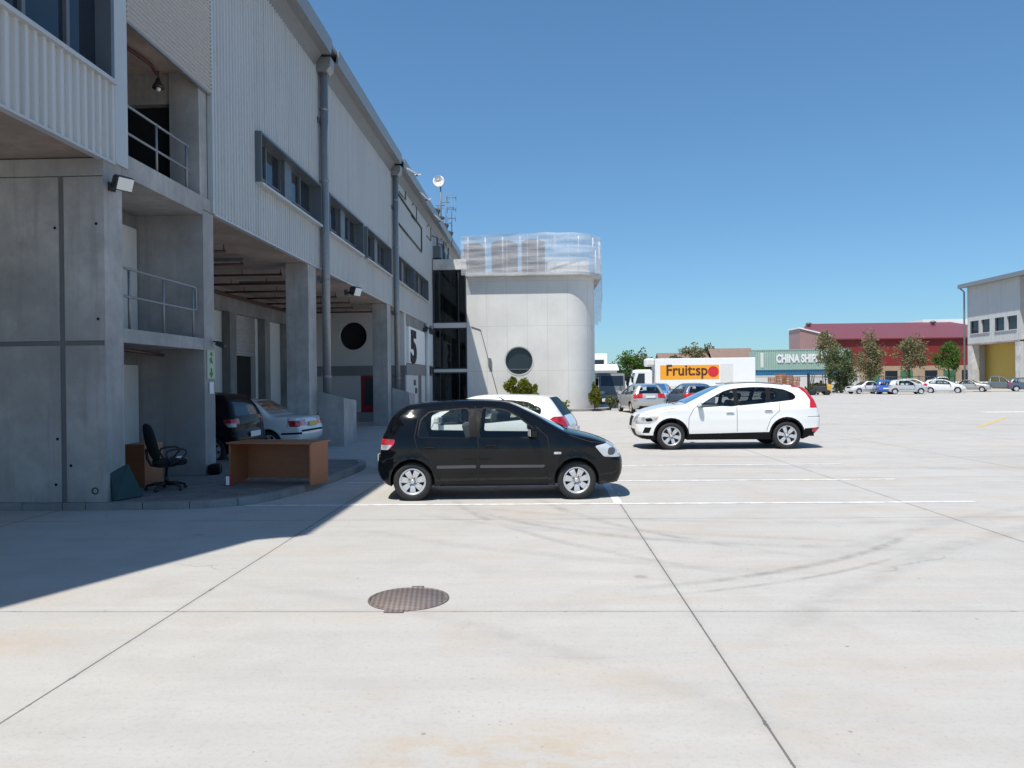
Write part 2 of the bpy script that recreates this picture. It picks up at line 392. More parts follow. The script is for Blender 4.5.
    def build(s, name, m=None, parent=None, loc=None, rot=None, fix=True, smooth=None):
        if fix:
            bmesh.ops.recalc_face_normals(s.bm, faces=s.bm.faces)
        me = bpy.data.meshes.new(name); s.bm.to_mesh(me); s.bm.free()
        if smooth:
            for p in me.polygons: p.use_smooth = True
        used = sorted({p.material_index for p in me.polygons}); remap = {u: i for i, u in enumerate(used)}
        for u in used: me.materials.append(s.mats[u] or m)
        for p in me.polygons: p.material_index = remap[p.material_index]
        o = bpy.data.objects.new(name, me); COL.objects.link(o)
        if parent is not None: o.parent = parent
        if loc is not None: o.location = loc
        if rot is not None: o.rotation_euler = rot
        return o

def tag(o, label=None, cat=None, group=None, kind=None):
    if label: o['label'] = label
    if cat: o['category'] = cat
    if group: o['group'] = group
    if kind: o['kind'] = kind
    return o
def thing(name, label, cat, loc=(0, 0, 0), rz=0., group=None):
    o = bpy.data.objects.new(name, None); COL.objects.link(o); o.empty_display_size = .3
    o.location = loc; o.rotation_euler = (0, 0, rz)
    return tag(o, label, cat, group)
def kids(o): return [c for c in bpy.data.objects if c.parent == o]
def copy_tree(o, parent=None):
    c = o.copy(); COL.objects.link(c)
    if parent is not None: c.parent = parent
    for ch in kids(o): copy_tree(ch, c)
    return c

def text_mesh(body, height, thick, bold=0.0, width=None):
    """letters as a mesh lying in XZ, facing -Y, left edge at 0, baseline 0"""
    cu = bpy.data.curves.new('lettering', 'FONT'); cu.body = body; cu.size = 1; cu.offset = bold; cu.extrude = .02; cu.resolution_u = 4
    o = bpy.data.objects.new('lettering', cu); COL.objects.link(o)
    dg = bpy.context.evaluated_depsgraph_get(); me = bpy.data.meshes.new_from_object(o.evaluated_get(dg))
    COL.objects.unlink(o); bpy.data.objects.remove(o); bpy.data.curves.remove(cu)
    b = MB(); b.bm.from_mesh(me); bpy.data.meshes.remove(me)
    xs = [v.co.x for v in b.bm.verts]; ys = [v.co.y for v in b.bm.verts]; zs = [v.co.z for v in b.bm.verts]
    x0, x1, y1 = min(xs), max(xs), max(ys)
    k = height / y1; kx = k if width is None else width / (x1 - x0)
    for v in b.bm.verts:
        x, y, z = v.co; v.co = ((x - x0) * kx, -(z - min(zs)) / (max(zs) - min(zs)) * thick, y * k)
    for f in b.bm.faces: f.material_index = 0
    return b
# ------------------------------------------------------------------ car generator
def catmull(P, per=6, key=None):
    """smooth open polyline through P (tuples of any length)"""
    out = []; n = len(P)
    for i in range(n - 1):
        p0, p1, p2, p3 = P[max(i - 1, 0)], P[i], P[i + 1], P[min(i + 2, n - 1)]
        L = math.hypot(p2[0] - p1[0], p2[1] - p1[1]); m = max(1, int(round(L / per)))
        # limit tangents by segment length so that corners do not overshoot
        def tan(a, b, c):
            la = math.hypot(b[0] - a[0], b[1] - a[1]) or L; lc = math.hypot(c[0] - b[0], c[1] - b[1]) or L
            w = 1 / (la + lc)
            return [(c[k] - a[k]) * w * min(L, 1.3 * min(la, lc)) for k in range(len(b))]
        t1, t2 = tan(p0, p1, p2), tan(p1, p2, p3)
        for j in range(m):
            t = j / m; t_2 = t * t; t3 = t_2 * t
            a, b, c, d = 2 * t3 - 3 * t_2 + 1, t3 - 2 * t_2 + t, -2 * t3 + 3 * t_2, t3 - t_2
            out.append(tuple(a * p1[k] + b * t1[k] + c * p2[k] + d * t2[k] for k in range(2)) + tuple(p1[k] + (p2[k] - p1[k]) * t for k in range(2, len(p1))) + (i + t,))
    out.append(tuple(P[-1]) + (n - 1.0,))
    return out
def inside(p, poly):
    x, y = p; c = False; n = len(poly); j = n - 1
    for i in range(n):
        xi, yi = poly[i][0], poly[i][1]; xj, yj = poly[j][0], poly[j][1]
        if (yi > y) != (yj > y) and x < (xj - xi) * (y - yi) / (yj - yi) + xi: c = not c
        j = i
    return c
def resample(poly, step, closed=True):
    out = []; n = len(poly)
    for i in range(n if closed else n - 1):
        a, b = poly[i], poly[(i + 1) % n]; L = math.hypot(b[0] - a[0], b[1] - a[1]); m = max(1, int(round(L / step)))
        for k in range(m): out.append((a[0] + (b[0] - a[0]) * k / m, a[1] + (b[1] - a[1]) * k / m))
    if not closed: out.append(tuple(poly[-1][:2]))
    return out
def rounded(poly, r, n=4):
    """round the corners of a closed polygon"""
    out = []; N = len(poly)
    for i in range(N):
        p = Vector(poly[i]); a = Vector(poly[i - 1]) - p; b = Vector(poly[(i + 1) % N]) - p
        q = min(r, a.length * .45, b.length * .45); s, e = p + a.normalized() * q, p + b.normalized() * q
        for k in range(n + 1):
            t = k / n; out.append(tuple(s * (1 - t) ** 2 + p * 2 * t * (1 - t) + e * t * t))
    return out
def grow(poly, d):
    """offset a closed polygon outwards by d"""
    N = len(poly); ar = sum(poly[i - 1][0] * poly[i][1] - poly[i][0] * poly[i - 1][1] for i in range(N)); sg = 1 if ar > 0 else -1
    out = []
    for i in range(N):
        p = Vector(poly[i][:2]); a = (p - Vector(poly[i - 1][:2])); b = (Vector(poly[(i + 1) % N][:2]) - p)
        na = Vector((a.y, -a.x)).normalized() if a.length else Vector((0, 0)); nb = Vector((b.y, -b.x)).normalized() if b.length else Vector((0, 0))
        m = na + nb; m = m.normalized() if m.length > 1e-6 else na
        k = 1 / max(.5, m.dot(na)) if m.length else 1
        out.append(tuple(p + m * d * sg * k))
    return out
def strip(pts, w):
    """thin closed polygon along an open polyline"""
    L, Rr = [], []
    for i, p in enumerate(pts):
        a = Vector(pts[max(i - 1, 0)]); b = Vector(pts[min(i + 1, len(pts) - 1)]); d = (b - a).normalized(); n = Vector((-d.y, d.x))
        L.append(tuple(Vector(p) + n * w)); Rr.append(tuple(Vector(p) - n * w))
    return L + Rr[::-1]

def make_wheel(root, x, y, r, width, side, style, rim_r, lod, rimmat, steer=0.):
    w = MB(); hw = width / 2; n = 40 if lod == 0 else 18; k = r - rim_r
    w.lathe([(rim_r, hw * .82), (rim_r + .012, hw * .95), (rim_r + k * .35, hw), (r - k * .28, hw * .98), (r - .008, hw * .80), (r, hw * .62), (r, -hw * .62), (r - .008, -hw * .8), (r - k * .3, -hw), (rim_r, -hw * .8)], n, 'Y')
    t = w.build('wheel', M['tyre'], root, (x, y, r))
    if side > 0: t.rotation_euler = (0, 0, steer)
    else: t.rotation_euler = (0, 0, PI + steer)
    f = MB(); o = hw * .80
    f.lathe([(rim_r + .006, o + .006), (rim_r - .008, o + .010), (rim_r - .022, o - .004), (rim_r - .03, o - .05), (rim_r - .034, -hw * .7)], n, 'Y', m=rimmat)
    f.lathe([(rim_r - .03, o - .055), (.05, o - .06), (0, o - .06)], n, 'Y', m=M['rimdark'])
    ns = style
    if lod < 2:
        for i in range(ns):
            a = 2 * PI * i / ns + .2
            wi, wo = (.5 * .12, .5 * .64) if style == 7 else (.5 * .16, .5 * .50)
            wi = PI / ns * .95 if style == 7 else .052 / .06 * .35
            p = []
            for (rad, half, yy) in ((.045, PI / ns, o - .012), (rim_r * .45, PI / ns * (.93 if style == 7 else .72), o + .004), (rim_r * .78, PI / ns * (.64 if style == 7 else .46), o + .008), (rim_r - .012, PI / ns * (.56 if style == 7 else .54), o - .004)):
                p.append((rad, half, yy))
            for (a0, a1) in zip(p[:-1], p[1:]):
                q = [(a0[0], a - a0[1], a0[2]), (a0[0], a + a0[1], a0[2]), (a1[0], a + a1[1], a1[2]), (a1[0], a - a1[1], a1[2])]
                f.face([(rr * math.cos(an), yy, rr * math.sin(an)) for rr, an, yy in q], rimmat)
                for s0, s1 in ((0, 3), (1, 2)):
                    A, B = q[s0], q[s1]
                    f.face([(A[0] * math.cos(A[1]), A[2], A[0] * math.sin(A[1])), (B[0] * math.cos(B[1]), B[2], B[0] * math.sin(B[1])),
                            (B[0] * math.cos(B[1]), B[2] - .03, B[0] * math.sin(B[1])), (A[0] * math.cos(A[1]), A[2] - .03, A[0] * math.sin(A[1]))], rimmat)
        for i in range(5 if style != 7 else 4):
            a = 2 * PI * i / (5 if style != 7 else 4) + .5
            f.lathe([(.010, o + .004), (.010, o - .012)], 8, 'Y', (.058 * math.cos(a), 0, .058 * math.sin(a)), M['rimdark'])
            f.lathe([(0, o + .0045), (.010, o + .0045)], 8, 'Y', (.058 * math.cos(a), 0, .058 * math.sin(a)), M['rimdark'])
    else:
        f.lathe([(rim_r - .03, o), (.05, o + .01), (0, o + .01)], n, 'Y', m=rimmat)
    f.lathe([(.036, o - .01), (.034, o + .012), (.026, o + .016), (0, o + .016)], 14, 'Y', m=rimmat)
    f.build('rim', None, t)
    return t

def make_car(name, label, cat, spec, paint, loc, rz, lod=1, group=None, low=None, interior=True, plate=True, rimmat=None, glass=None, yplate=False, rear_glass=None):
    sp = spec; root = thing(name, label, cat, loc, rz, group)
    W2 = sp['w'] / 2; step = (.05, .09, .16)[lod]; grid = (.07, .13, .24)[lod]
    rimmat = rimmat or M['rim']; glass = glass or M['glass']
    rk = sp.get('rk', 1); up = catmull([(a, b_, c_ * rk, d_) for a, b_, c_, d_ in sp['top']], (.055, .10, .2)[lod])            # (x,z,r,crown,param)
    xs = [p[0] for p in up]; x_r, x_f = min(xs), max(xs)
    zb = sp.get('sill', .21); wr = sp['wheel_r']; ar = sp.get('arch', wr + .05)
    # underside outline, front to rear, with the two wheel arches
    def arch(cx):
        zc = wr + .01; h = max(-1, min(1, (zb - zc) / ar)); a0 = math.asin(h); m = (18, 10, 7)[lod]
        return [(cx + ar * math.cos(a0 + (PI - 2 * a0) * k / m), zc + ar * math.sin(a0 + (PI - 2 * a0) * k / m)) for k in range(m + 1)]
    xf, xr = sp['axles']
    bot = [up[-1][:2]] + arch(xf) + arch(xr) + [up[0][:2]]
    bot = resample(bot, step * 1.5, False)[1:-1]
    outline = [p[:2] for p in up] + bot
    nu = len(up)
    belt = sp['belt']; tum = sp['tumble']
    def plan(x):
        w = W2
        t = max(0, (x - (x_f - sp.get('nl', .8))) / sp.get('nl', .8)); w -= sp.get('nt', .14) * t * t
        t = max(0, ((x_r + sp.get('tl', .8)) - x) / sp.get('tl', .8)); w -= sp.get('tt', .08) * t * t
        return w
    def Y(x, z):
        w = plan(x)
        zm = sp.get('zmax', .62)
        if z < zm: w -= .10 * ((zm - z) / .45) ** 2 if z < zm else 0
        else: w -= .05 * ((z - zm) / .5) ** 2
        if z > belt:
            t = z - belt; w -= tum * t * min(1, .55 + t * 1.1)
        for (z0, dep, ht) in sp.get('creases', ()):
            w += dep * math.exp(-((z - z0) / ht) ** 2)
        for ax in (xf, xr):                                  # slight flare round the arches
            d = math.hypot(x - ax, z - wr); w += sp.get('flare', .018) * max(0, 1 - abs(d - ar) / .10) ** 2
        best = 9e9; br = .1
        for i in range(nu - 1):
            ax_, az = up[i][0], up[i][1]; bx, bz = up[i + 1][0] - ax_, up[i + 1][1] - az
            L2 = bx * bx + bz * bz or 1e-9; t = max(0, min(1, ((x - ax_) * bx + (z - az) * bz) / L2))
            d = (x - ax_ - t * bx) ** 2 + (z - az - t * bz) ** 2
            if d < best: best = d; br = up[i][2] + (up[i + 1][2] - up[i][2]) * t
        d = math.sqrt(best)
        if d < br: w -= br * (1 - math.sqrt(max(0, 1 - (1 - d / br) ** 2)))
        return w
    # regions on the side, first match wins
    regs = []
    for i, wpoly in enumerate(sp['windows']):
        g = rounded(wpoly, sp.get('wround', .05), 3); regs.append(('window%d' % i, g)); regs.append(('trim', grow(g, .022 if lod < 2 else .03)))
    regs += list(sp.get('pre', ()))
    for nm in ('headlight', 'taillight'):
        if nm in sp: regs.append((nm, rounded(sp[nm], .03, 2)))
    for nm, poly in sp.get('panels', ()): regs.append((nm, poly))
    if lod < 2:
        for ln in sp.get('seams', ()): regs.append(('seam', strip(ln, .0055)))
    doors = []
    if lod < 2:
        for dpoly in sp.get('doors', ()): doors.append(dpoly)
    pts, edges = [], []
    def add_chain(ch, closed):
        b = len(pts); pts.extend(ch)
        for i in range(len(ch) - (0 if closed else 1)): edges.append((b + i, b + (i + 1) % len(ch)))
    add_chain(outline, True)
    for nm, poly in regs: add_chain(resample(poly, step if nm != 'seam' else .12), True)
    for d in doors: add_chain(resample(d, .1), True)
    # rings of points following the rounded upper edge
    for i in range(1, nu - 1):
        tx, tz = up[i + 1][0] - up[i - 1][0], up[i + 1][1] - up[i - 1][1]; L = math.hypot(tx, tz) or 1; nx, nz = tz / L, -tx / L
        for fr in ((.04, .14, .3, .52, .78, 1.05) if lod == 0 else (.06, .25, .6, 1.05) if lod == 1 else (.15, .7)):
            q = (up[i][0] + nx * fr * up[i][2], up[i][1] + nz * fr * up[i][2])
            if inside(q, outline): pts.append(q)
    x = x_r
    zt = max(p[1] for p in up); j = 0
    while x < x_f:
        z = zb + (.5 * grid if j % 2 else 0)
        while z < zt:
            if inside((x, z), outline): pts.append((x, z))
            z += grid
        x += grid * .87; j += 1
    vs, es, fs, *_ = delaunay_2d_cdt([Vector(p) for p in pts], edges, [], 0, 1e-4)
    ys = [Y(v.x, v.y) for v in vs]
    bins = {}
    polys = [(nm, poly, min(p[0] for p in poly), max(p[0] for p in poly), min(p[1] for p in poly), max(p[1] for p in poly)) for nm, poly in regs]
    for f in fs:
        cx = sum(vs[i].x for i in f) / 3; cz = sum(vs[i].y for i in f) / 3
        if not inside((cx, cz), outline): continue
        nm = 'body'
        for n_, poly, a, b, c, d in polys:
            if a <= cx <= b and c <= cz <= d and inside((cx, cz), poly): nm = n_; break
        if nm in ('body', 'low', 'trim', 'seam'):
            for k, dp in enumerate(doors):
                if inside((cx, cz), dp): nm = nm + '@%d' % k; break
        bins.setdefault(nm, []).append(f)
    mats = dict(body=paint, trim=M['trim'], seam=M['seam'], low=low or M['trim'], grey=M['strip'], amber=M['amber'], whitelamp=M['headl'], chrome=M['rim'], redlamp=M['taill'])
    body = MB(); cache = {}
    def put(mb, key, fl, side, m, inset=0.):
        vc = cache.setdefault((id(mb), side), {}); mi = mb.mi(m)
        for f in fl:
            q = []
            for i in f:
                if i not in vc: vc[i] = mb.bm.verts.new((vs[i].x, (ys[i] - inset) * side, vs[i].y))
                q.append(vc[i])
            if side > 0: q = q[::-1]
            try: g = mb.bm.faces.new(q)
            except ValueError: continue
            g.smooth = True; g.material_index = mi
    dm = {(k, s): MB() for k in range(len(doors)) for s in (1, -1)}
    winp = {}
    for nm, fl in bins.items():
        base = nm.split('@')[0]
        for s in (1, -1):
            if base.startswith('window'):
                mb = winp.setdefault((base, s), MB()); put(mb, nm, fl, s, M['gtint'] if int(base[6:]) in sp.get('tinted', ()) else glass, .006)
            elif base in ('headlight', 'taillight'):
                mb = winp.setdefault((base, s), MB()); put(mb, nm, fl, s, M['headl'] if base == 'headlight' else M['taill'], -.002)
            elif '@' in nm: put(dm[(int(nm.split('@')[1]), s)], nm, fl, s, mats[base])
            else: put(body, nm, fl, s, mats[base])
    # the strip across: nose, bonnet, windscreen, roof, tail
    ny = (9, 6, 4)[lod]; ws, rs = sp['ws'], sp['rs']; caps = {}
    Ye = [Y(p[0], p[1]) for p in up]
    rows = []
    for i, p in enumerate(up):
        a, b = up[max(i - 1, 0)], up[min(i + 1, nu - 1)]; tx, tz = b[0] - a[0], b[1] - a[1]; L = math.hypot(tx, tz) or 1; nx, nz = -tz / L, tx / L
        row = []
        for j in range(-ny, ny + 1):
            t = j / ny; t = math.copysign(abs(t) ** .8, t); h = p[3] * .5 * (1 - t * t) ** .8 if abs(t) < 1 else 0
            row.append((p[0] + nx * h, Ye[i] * t, p[1] + nz * h))
        rows.append(row)
    capv = {}
    def capput(mb, m, quad, key, off=0.):
        vc = capv.setdefault(id(mb), {}); q = []
        for (i, j) in quad:
            if (i, j) not in vc:
                x_, y_, z_ = rows[i][j]
                if off:
                    a, b = up[max(i - 1, 0)], up[min(i + 1, nu - 1)]; L = math.hypot(b[0] - a[0], b[1] - a[1]) or 1
                    x_ += -(b[1] - a[1]) / L * off; z_ += (b[0] - a[0]) / L * off
                vc[(i, j)] = mb.bm.verts.new((x_, y_, z_))
            q.append(vc[(i, j)])
        g = mb.bm.faces.new(q); g.smooth = True; g.material_index = mb.mi(m)
    for i in range(nu - 1):
        pm = (up[i][4] + up[i + 1][4]) / 2
        for j in range(2 * ny):
            ym = abs((rows[i][j][1] + rows[i][j + 1][1]) / 2); edge = j in (0, 2 * ny - 1); yy = ym / max(.01, Ye[i])
            quad = [(i, j), (i, j + 1), (i + 1, j + 1), (i + 1, j)]
            zz = (up[i][1] + up[i + 1][1]) / 2
            tgt, m, off = body, paint, 0
            if ws[0] < pm < ws[1] and not edge: tgt, m, off = caps.setdefault('windscreen', MB()), glass, -.006
            elif rs[0] < pm < rs[1] and not edge: tgt, m, off = caps.setdefault('rear_window', MB()), rear_glass or glass, -.006
            else:
                for (kind, a, b, y0, y1) in sp.get('front', ()):
                    if a <= pm <= b and y0 <= yy <= y1:
                        m = mats.get(kind, paint)
                        if kind in ('headlight', 'taillight'):
                            s = 1 if rows[i][j][1] + rows[i][j + 1][1] > 0 else -1
                            tgt = winp.setdefault((kind, s), MB()); m = M['headl'] if kind == 'headlight' else M['taill']; off = .002
                        break
            capput(tgt, m, quad, None, off)
    # sill and arch returns
    loop = [up[-1][:2]] + bot + [up[0][:2]]
    for s in (1, -1):
        prev = None
        for (x_, z_) in loop:
            y_ = Y(x_, z_); cur = (body.bm.verts.new((x_, y_ * s, z_)), body.bm.verts.new((x_, (y_ - (.26 if z_ > zb + .03 else .10)) * s, z_ + .004)))
            if prev:
                f = body.bm.faces.new((prev[0], cur[0], cur[1], prev[1])); f.material_index = body.mi(M['trim']); f.smooth = False
            prev = cur
    bmesh.ops.remove_doubles(body.bm, verts=body.bm.verts, dist=.0008)
    body.build('body', None, root, fix=True)
    for (k, s), mb in dm.items():
        d = mb.build('door', None, root, fix=False)
        if lod == 0 or sp.get('handles'):
            hx, hz = sp['handles'][k]; h = MB(); hy = Y(hx, hz)
            h.rbox((hx, (hy + .022) * s, hz), (.19, .022, .032), (0, 0, 0), paint if not sp.get('blackhandle') else M['trim'], .008)
            h.rbox((hx - .01, (hy + .003) * s, hz - .016), (.13, .010, .03), (0, 0, 0), M['seam'] if not sp.get('handles_light') else M['galv'], .004)
            h.build('handle', None, d)
    for (nm, s), mb in winp.items():
        nme = 'window' if nm.startswith('window') else nm
        mb.build(nme, None, root, fix=(nme != 'window'))
    for nm, mb in caps.items(): mb.build(nm, None, root, fix=False)
    # underside and wheel wells
    u = MB(); fl = sp.get('floor', zb + .03)
    u.box(xr + ar + .03, -W2 + .12, fl, xf - ar - .03, W2 - .12, fl + .1)
    u.box(xf - ar - .02, -W2 + .30, fl - .03, xf + ar + .02, W2 - .30, min(belt - .15, fl + .40)); u.box(xr - ar - .02, -W2 + .30, fl - .03, xr + ar + .02, W2 - .30, min(belt - .15, fl + .40))
    u.box(x_r + .14, -W2 + .25, fl + .03, xr - ar - .05, W2 - .25, fl + .2); u.box(xf + ar + .05, -W2 + .28, fl + .03, x_f - .16, W2 - .28, fl + .2)
    u.tube([(xf, -W2 + .2, wr), (xf, W2 - .2, wr)], .04, 8); u.tube([(xr, -W2 + .2, wr), (xr, W2 - .2, wr)], .04, 8)
    u.build('underbody', M['seam'], root)
    for x_ in (xf, xr):
        for s in (1, -1): make_wheel(root, x_, s * (W2 - .115 - .01), wr, sp.get('tyre_w', .19), s, sp.get('spokes', 5), sp.get('rim_r', wr * .66), lod, rimmat)
    if interior:
        i_ = MB(); wi = W2 - .16
        i_.box(xr + .2, -wi, fl + .1, xf - ar + .02, wi, fl + .16)
        dx = sp.get('dash', xf - .62); bz = belt - .03
        i_.prism([(dx + .28, fl + .2), (dx + .34, bz - .05), (dx + .10, bz + .0), (dx - .10, bz - .05), (dx - .06, fl + .25)], -wi, wi, None, 'Y')
        for s in (1, -1): i_.box(xr + .3, s * wi - .02, fl + .1, dx, s * wi + .02, bz - .06)
        pz = sp.get('parcel')
        if pz: i_.box(pz - .45, -wi, bz - .06, pz, wi, bz - .03)
        i_.build('interior', M['inter'], root)
        if lod < 2:
            def seat(cx, cy, wd, hr=True):
                b = MB(); fl = sp.get('floor', zb + .03) + sp.get('seat_dz', 0); b.rbox((cx, cy, fl + .28), (.50, wd, .17), (0, R(-8), 0), None, .05)
                b.rbox((cx - .30, cy, fl + .62), (.15, wd, .62), (0, R(-16), 0), None, .05)
                for hy in ((0,) if wd < .7 else (-.32, .32)):
                    b.rbox((cx - .41, cy + hy, fl + 1.03), (.10, .26, .17), (0, R(-14), 0), None, .04)
                    b.tube([(cx - .39, cy + hy - .05, fl + .9), (cx - .41, cy + hy - .05, fl + 1.0)], .007, 5); b.tube([(cx - .39, cy + hy + .05, fl + .9), (cx - .41, cy + hy + .05, fl + 1.0)], .007, 5)
                return b
            mid = sp.get('seat', dx - .85)
            for s in (1, -1): seat(mid, s * .37, .50).build('seat', M['seatm'], root)
            seat(sp.get('rseat', mid - .85), 0, 1.2).build('rear_seat', M['seatm'], root)
            w = MB(); ring = [(0, .17 * math.cos(a), .17 * math.sin(a)) for a in [2 * PI * q / 18 for q in range(18)]]
            w.tube(ring, .013, 6, closed=True); w.tube([(0, -.16, 0), (0, 0, -.02), (0, .16, 0)], .016, 6); w.tube([(0, 0, 0), (.25, 0, 0)], .025, 6)
            w.build('steering_wheel', M['trim'], root, (dx - .22, -.37, bz + .0), (0, R(24), 0))
    if sp.get('mirror'):
        mx, mz = sp['mirror']
        for s in (1, -1):
            m_ = MB(); y0 = Y(mx, mz)
            m_.rbox((mx + .02, (y0 + .115) * s, mz + .04), (.10, .19, .135), (0, 0, R(-12) * s), sp.get('mirmat') or paint, .035)
            m_.rbox((mx - .035, (y0 + .115) * s, mz + .04), (.012, .15, .10), (0, 0, R(-12) * s), M['rim'], .004)
            m_.rbox((mx + .02, (y0 + .02) * s, mz - .01), (.07, .10, .04), (0, 0, 0), M['trim'], .012)
            m_.build('wing_mirror', None, root)
    if plate:
        for (px, pz, dr, pm) in ((sp['plates'][0], sp['plates'][1], 1, M['plate']), (sp['plates'][2], sp['plates'][3], -1, M['yplate'] if yplate else M['plate'])):
            b = MB(); b.rbox((px, 0, pz), (.012, .50, .115), (0, 0, 0), pm, .004)
            b.build('number_plate', None, root)
    if lod == 0 and sp.get('wiper'):
        a, z_, dz = sp['wiper']
        for yy in (-.35, .25):
            b = MB(); b.tube([(a, yy, z_), (a - .10, yy + .25, z_ + dz), (a - .16, yy + .5, z_ + dz * 1.5)], .008, 5); b.build('wiper', M['trim'], root)
    if sp.get('aerial'):
        ax, az = sp['aerial']; b = MB(); b.tube([(ax, 0, az), (ax - .09, 0, az + .06)], [.012, .006], 6); b.build('aerial', M['trim'], root)
    if sp.get('rails'):
        for s in (1, -1):
            b = MB(); b.tube([(x_, (Y(x_, z_ - .03) - .06) * s, z_ + .03) for x_, z_ in sp['rails']], .016, 6); b.build('roof_rail', M['galv'], root)
    root['W'] = 0; del root['W']
    return root, Y

# top outlines: (x, z, edge radius, crown) from the rear bumper's foot over the roof to the front bumper's foot
HATCH = dict(w=1.66, wheel_r=.29, arch=.335, axles=(1.2275, -1.2275), sill=.215, belt=.93, tumble=.34, spokes=7, rim_r=.195, tyre_w=.18, rk=.72, wround=.04, pre=[('whitelamp', [(-2, .845), (-1.53, .845), (-1.59, .77), (-2, .77)]), ('grey', rounded([(1.69, .66), (1.80, .655), (1.83, .76), (1.71, .775)], .05, 4))],
    top=[(-1.68, .27, .10, .04), (-1.75, .38, .14, .08), (-1.77, .52, .16, .10), (-1.755, .62, .15, .09), (-1.725, .68, .12, .07), (-1.715, .82, .12, .07), (-1.69, .94, .11, .07), (-1.63, 1.08, .09, .06), (-1.565, 1.23, .09, .05), (-1.46, 1.345, .09, .04), (-1.34, 1.415, .10, .03), (-1.1, 1.455, .11, .025), (-.72, 1.483, .11, .025), (-.3, 1.49, .11, .025), (0, 1.477, .11, .025), (.24, 1.44, .10, .03), (.60, 1.27, .08, .06), (.88, 1.11, .08, .08), (1.10, .995, .09, .09), (1.32, .945, .13, .06), (1.58, .875, .16, .06), (1.78, .78, .17, .08), (1.87, .68, .17, .10), (1.915, .59, .17, .11), (1.93, .48, .17, .11), (1.915, .36, .14, .09), (1.86, .245, .10, .05)],
    ws=(15.05, 17.9), rs=(6.3, 9.1), windows=[[(-1.13, .965), (-1.10, 1.20), (-.98, 1.315), (-.40, 1.365), (-.36, .945)], [(-.22, .94), (-.17, 1.37), (.14, 1.34), (.31, 1.265), (.60, 1.05), (.62, .925)]],
    headlight=[(1.50, .80), (1.70, .835), (2.0, .80), (2.0, .62), (1.64, .635)], taillight=[(-2, .95), (-1.48, .925), (-1.50, .85), (-1.58, .77), (-2, .77)],
    panels=[('trim', [(-.36, .955), (-.40, 1.365), (-.17, 1.372), (-.22, .95)]), ('grey', rounded([(-.86, .485), (-.86, .53), (-.27, .535), (-.27, .49)], .015, 2)), ('grey', rounded([(-.21, .49), (-.21, .535), (.76, .53), (.74, .49)], .015, 2)), ('whitelamp', rounded([(.89, .685), (.89, .72), (1.0, .72), (1.0, .685)], .015, 3)), ('low', [(-.82, .1), (-.82, .245), (.8, .245), (.8, .1)]), ('seam', strip([(-1.72, .60), (-1.50, .66), (-1.40, .60)], .004)), ('seam', strip([(1.46, .59), (1.62, .615), (2.0, .61)], .004))],
    seams=[[(-.24, .26), (-.24, .92), (-.29, 1.40)], [(.80, .26), (.83, .75), (.79, .95), (.62, 1.10)], [(-.86, .40), (-.95, .62), (-1.15, .80), (-1.19, .95), (-1.15, 1.22)], [(.80, .262), (-.78, .262), (-.86, .40)], [(1.12, .965), (1.45, .86), (1.70, .83)]],
    doors=[[(-.24, .262), (-.24, .92), (-.29, 1.39), (.14, 1.385), (.33, 1.29), (.62, 1.10), (.79, .95), (.83, .75), (.80, .262)], [(-.24, .262), (-.24, .92), (-.29, 1.39), (-.98, 1.345), (-1.13, 1.22), (-1.19, .95), (-1.15, .80), (-.95, .62), (-.86, .40), (-.78, .262)]],
    handles=[(-.05, .83), (-.96, .81)], creases=((.79, .008, .05),), mirror=(.56, .97), plates=(1.965, .42, -1.835, .60), aerial=(.15, 1.47), wiper=(1.12, 1.03, .04), parcel=-1.15, dash=.75, seat=-.05,
    front=[('headlight', 20.4, 22.6, .62, 1.0), ('trim', 22.3, 23.2, .0, .45), ('trim', 24.6, 25.6, 0, .7), ('taillight', 4.9, 6.0, .80, 1.0)])

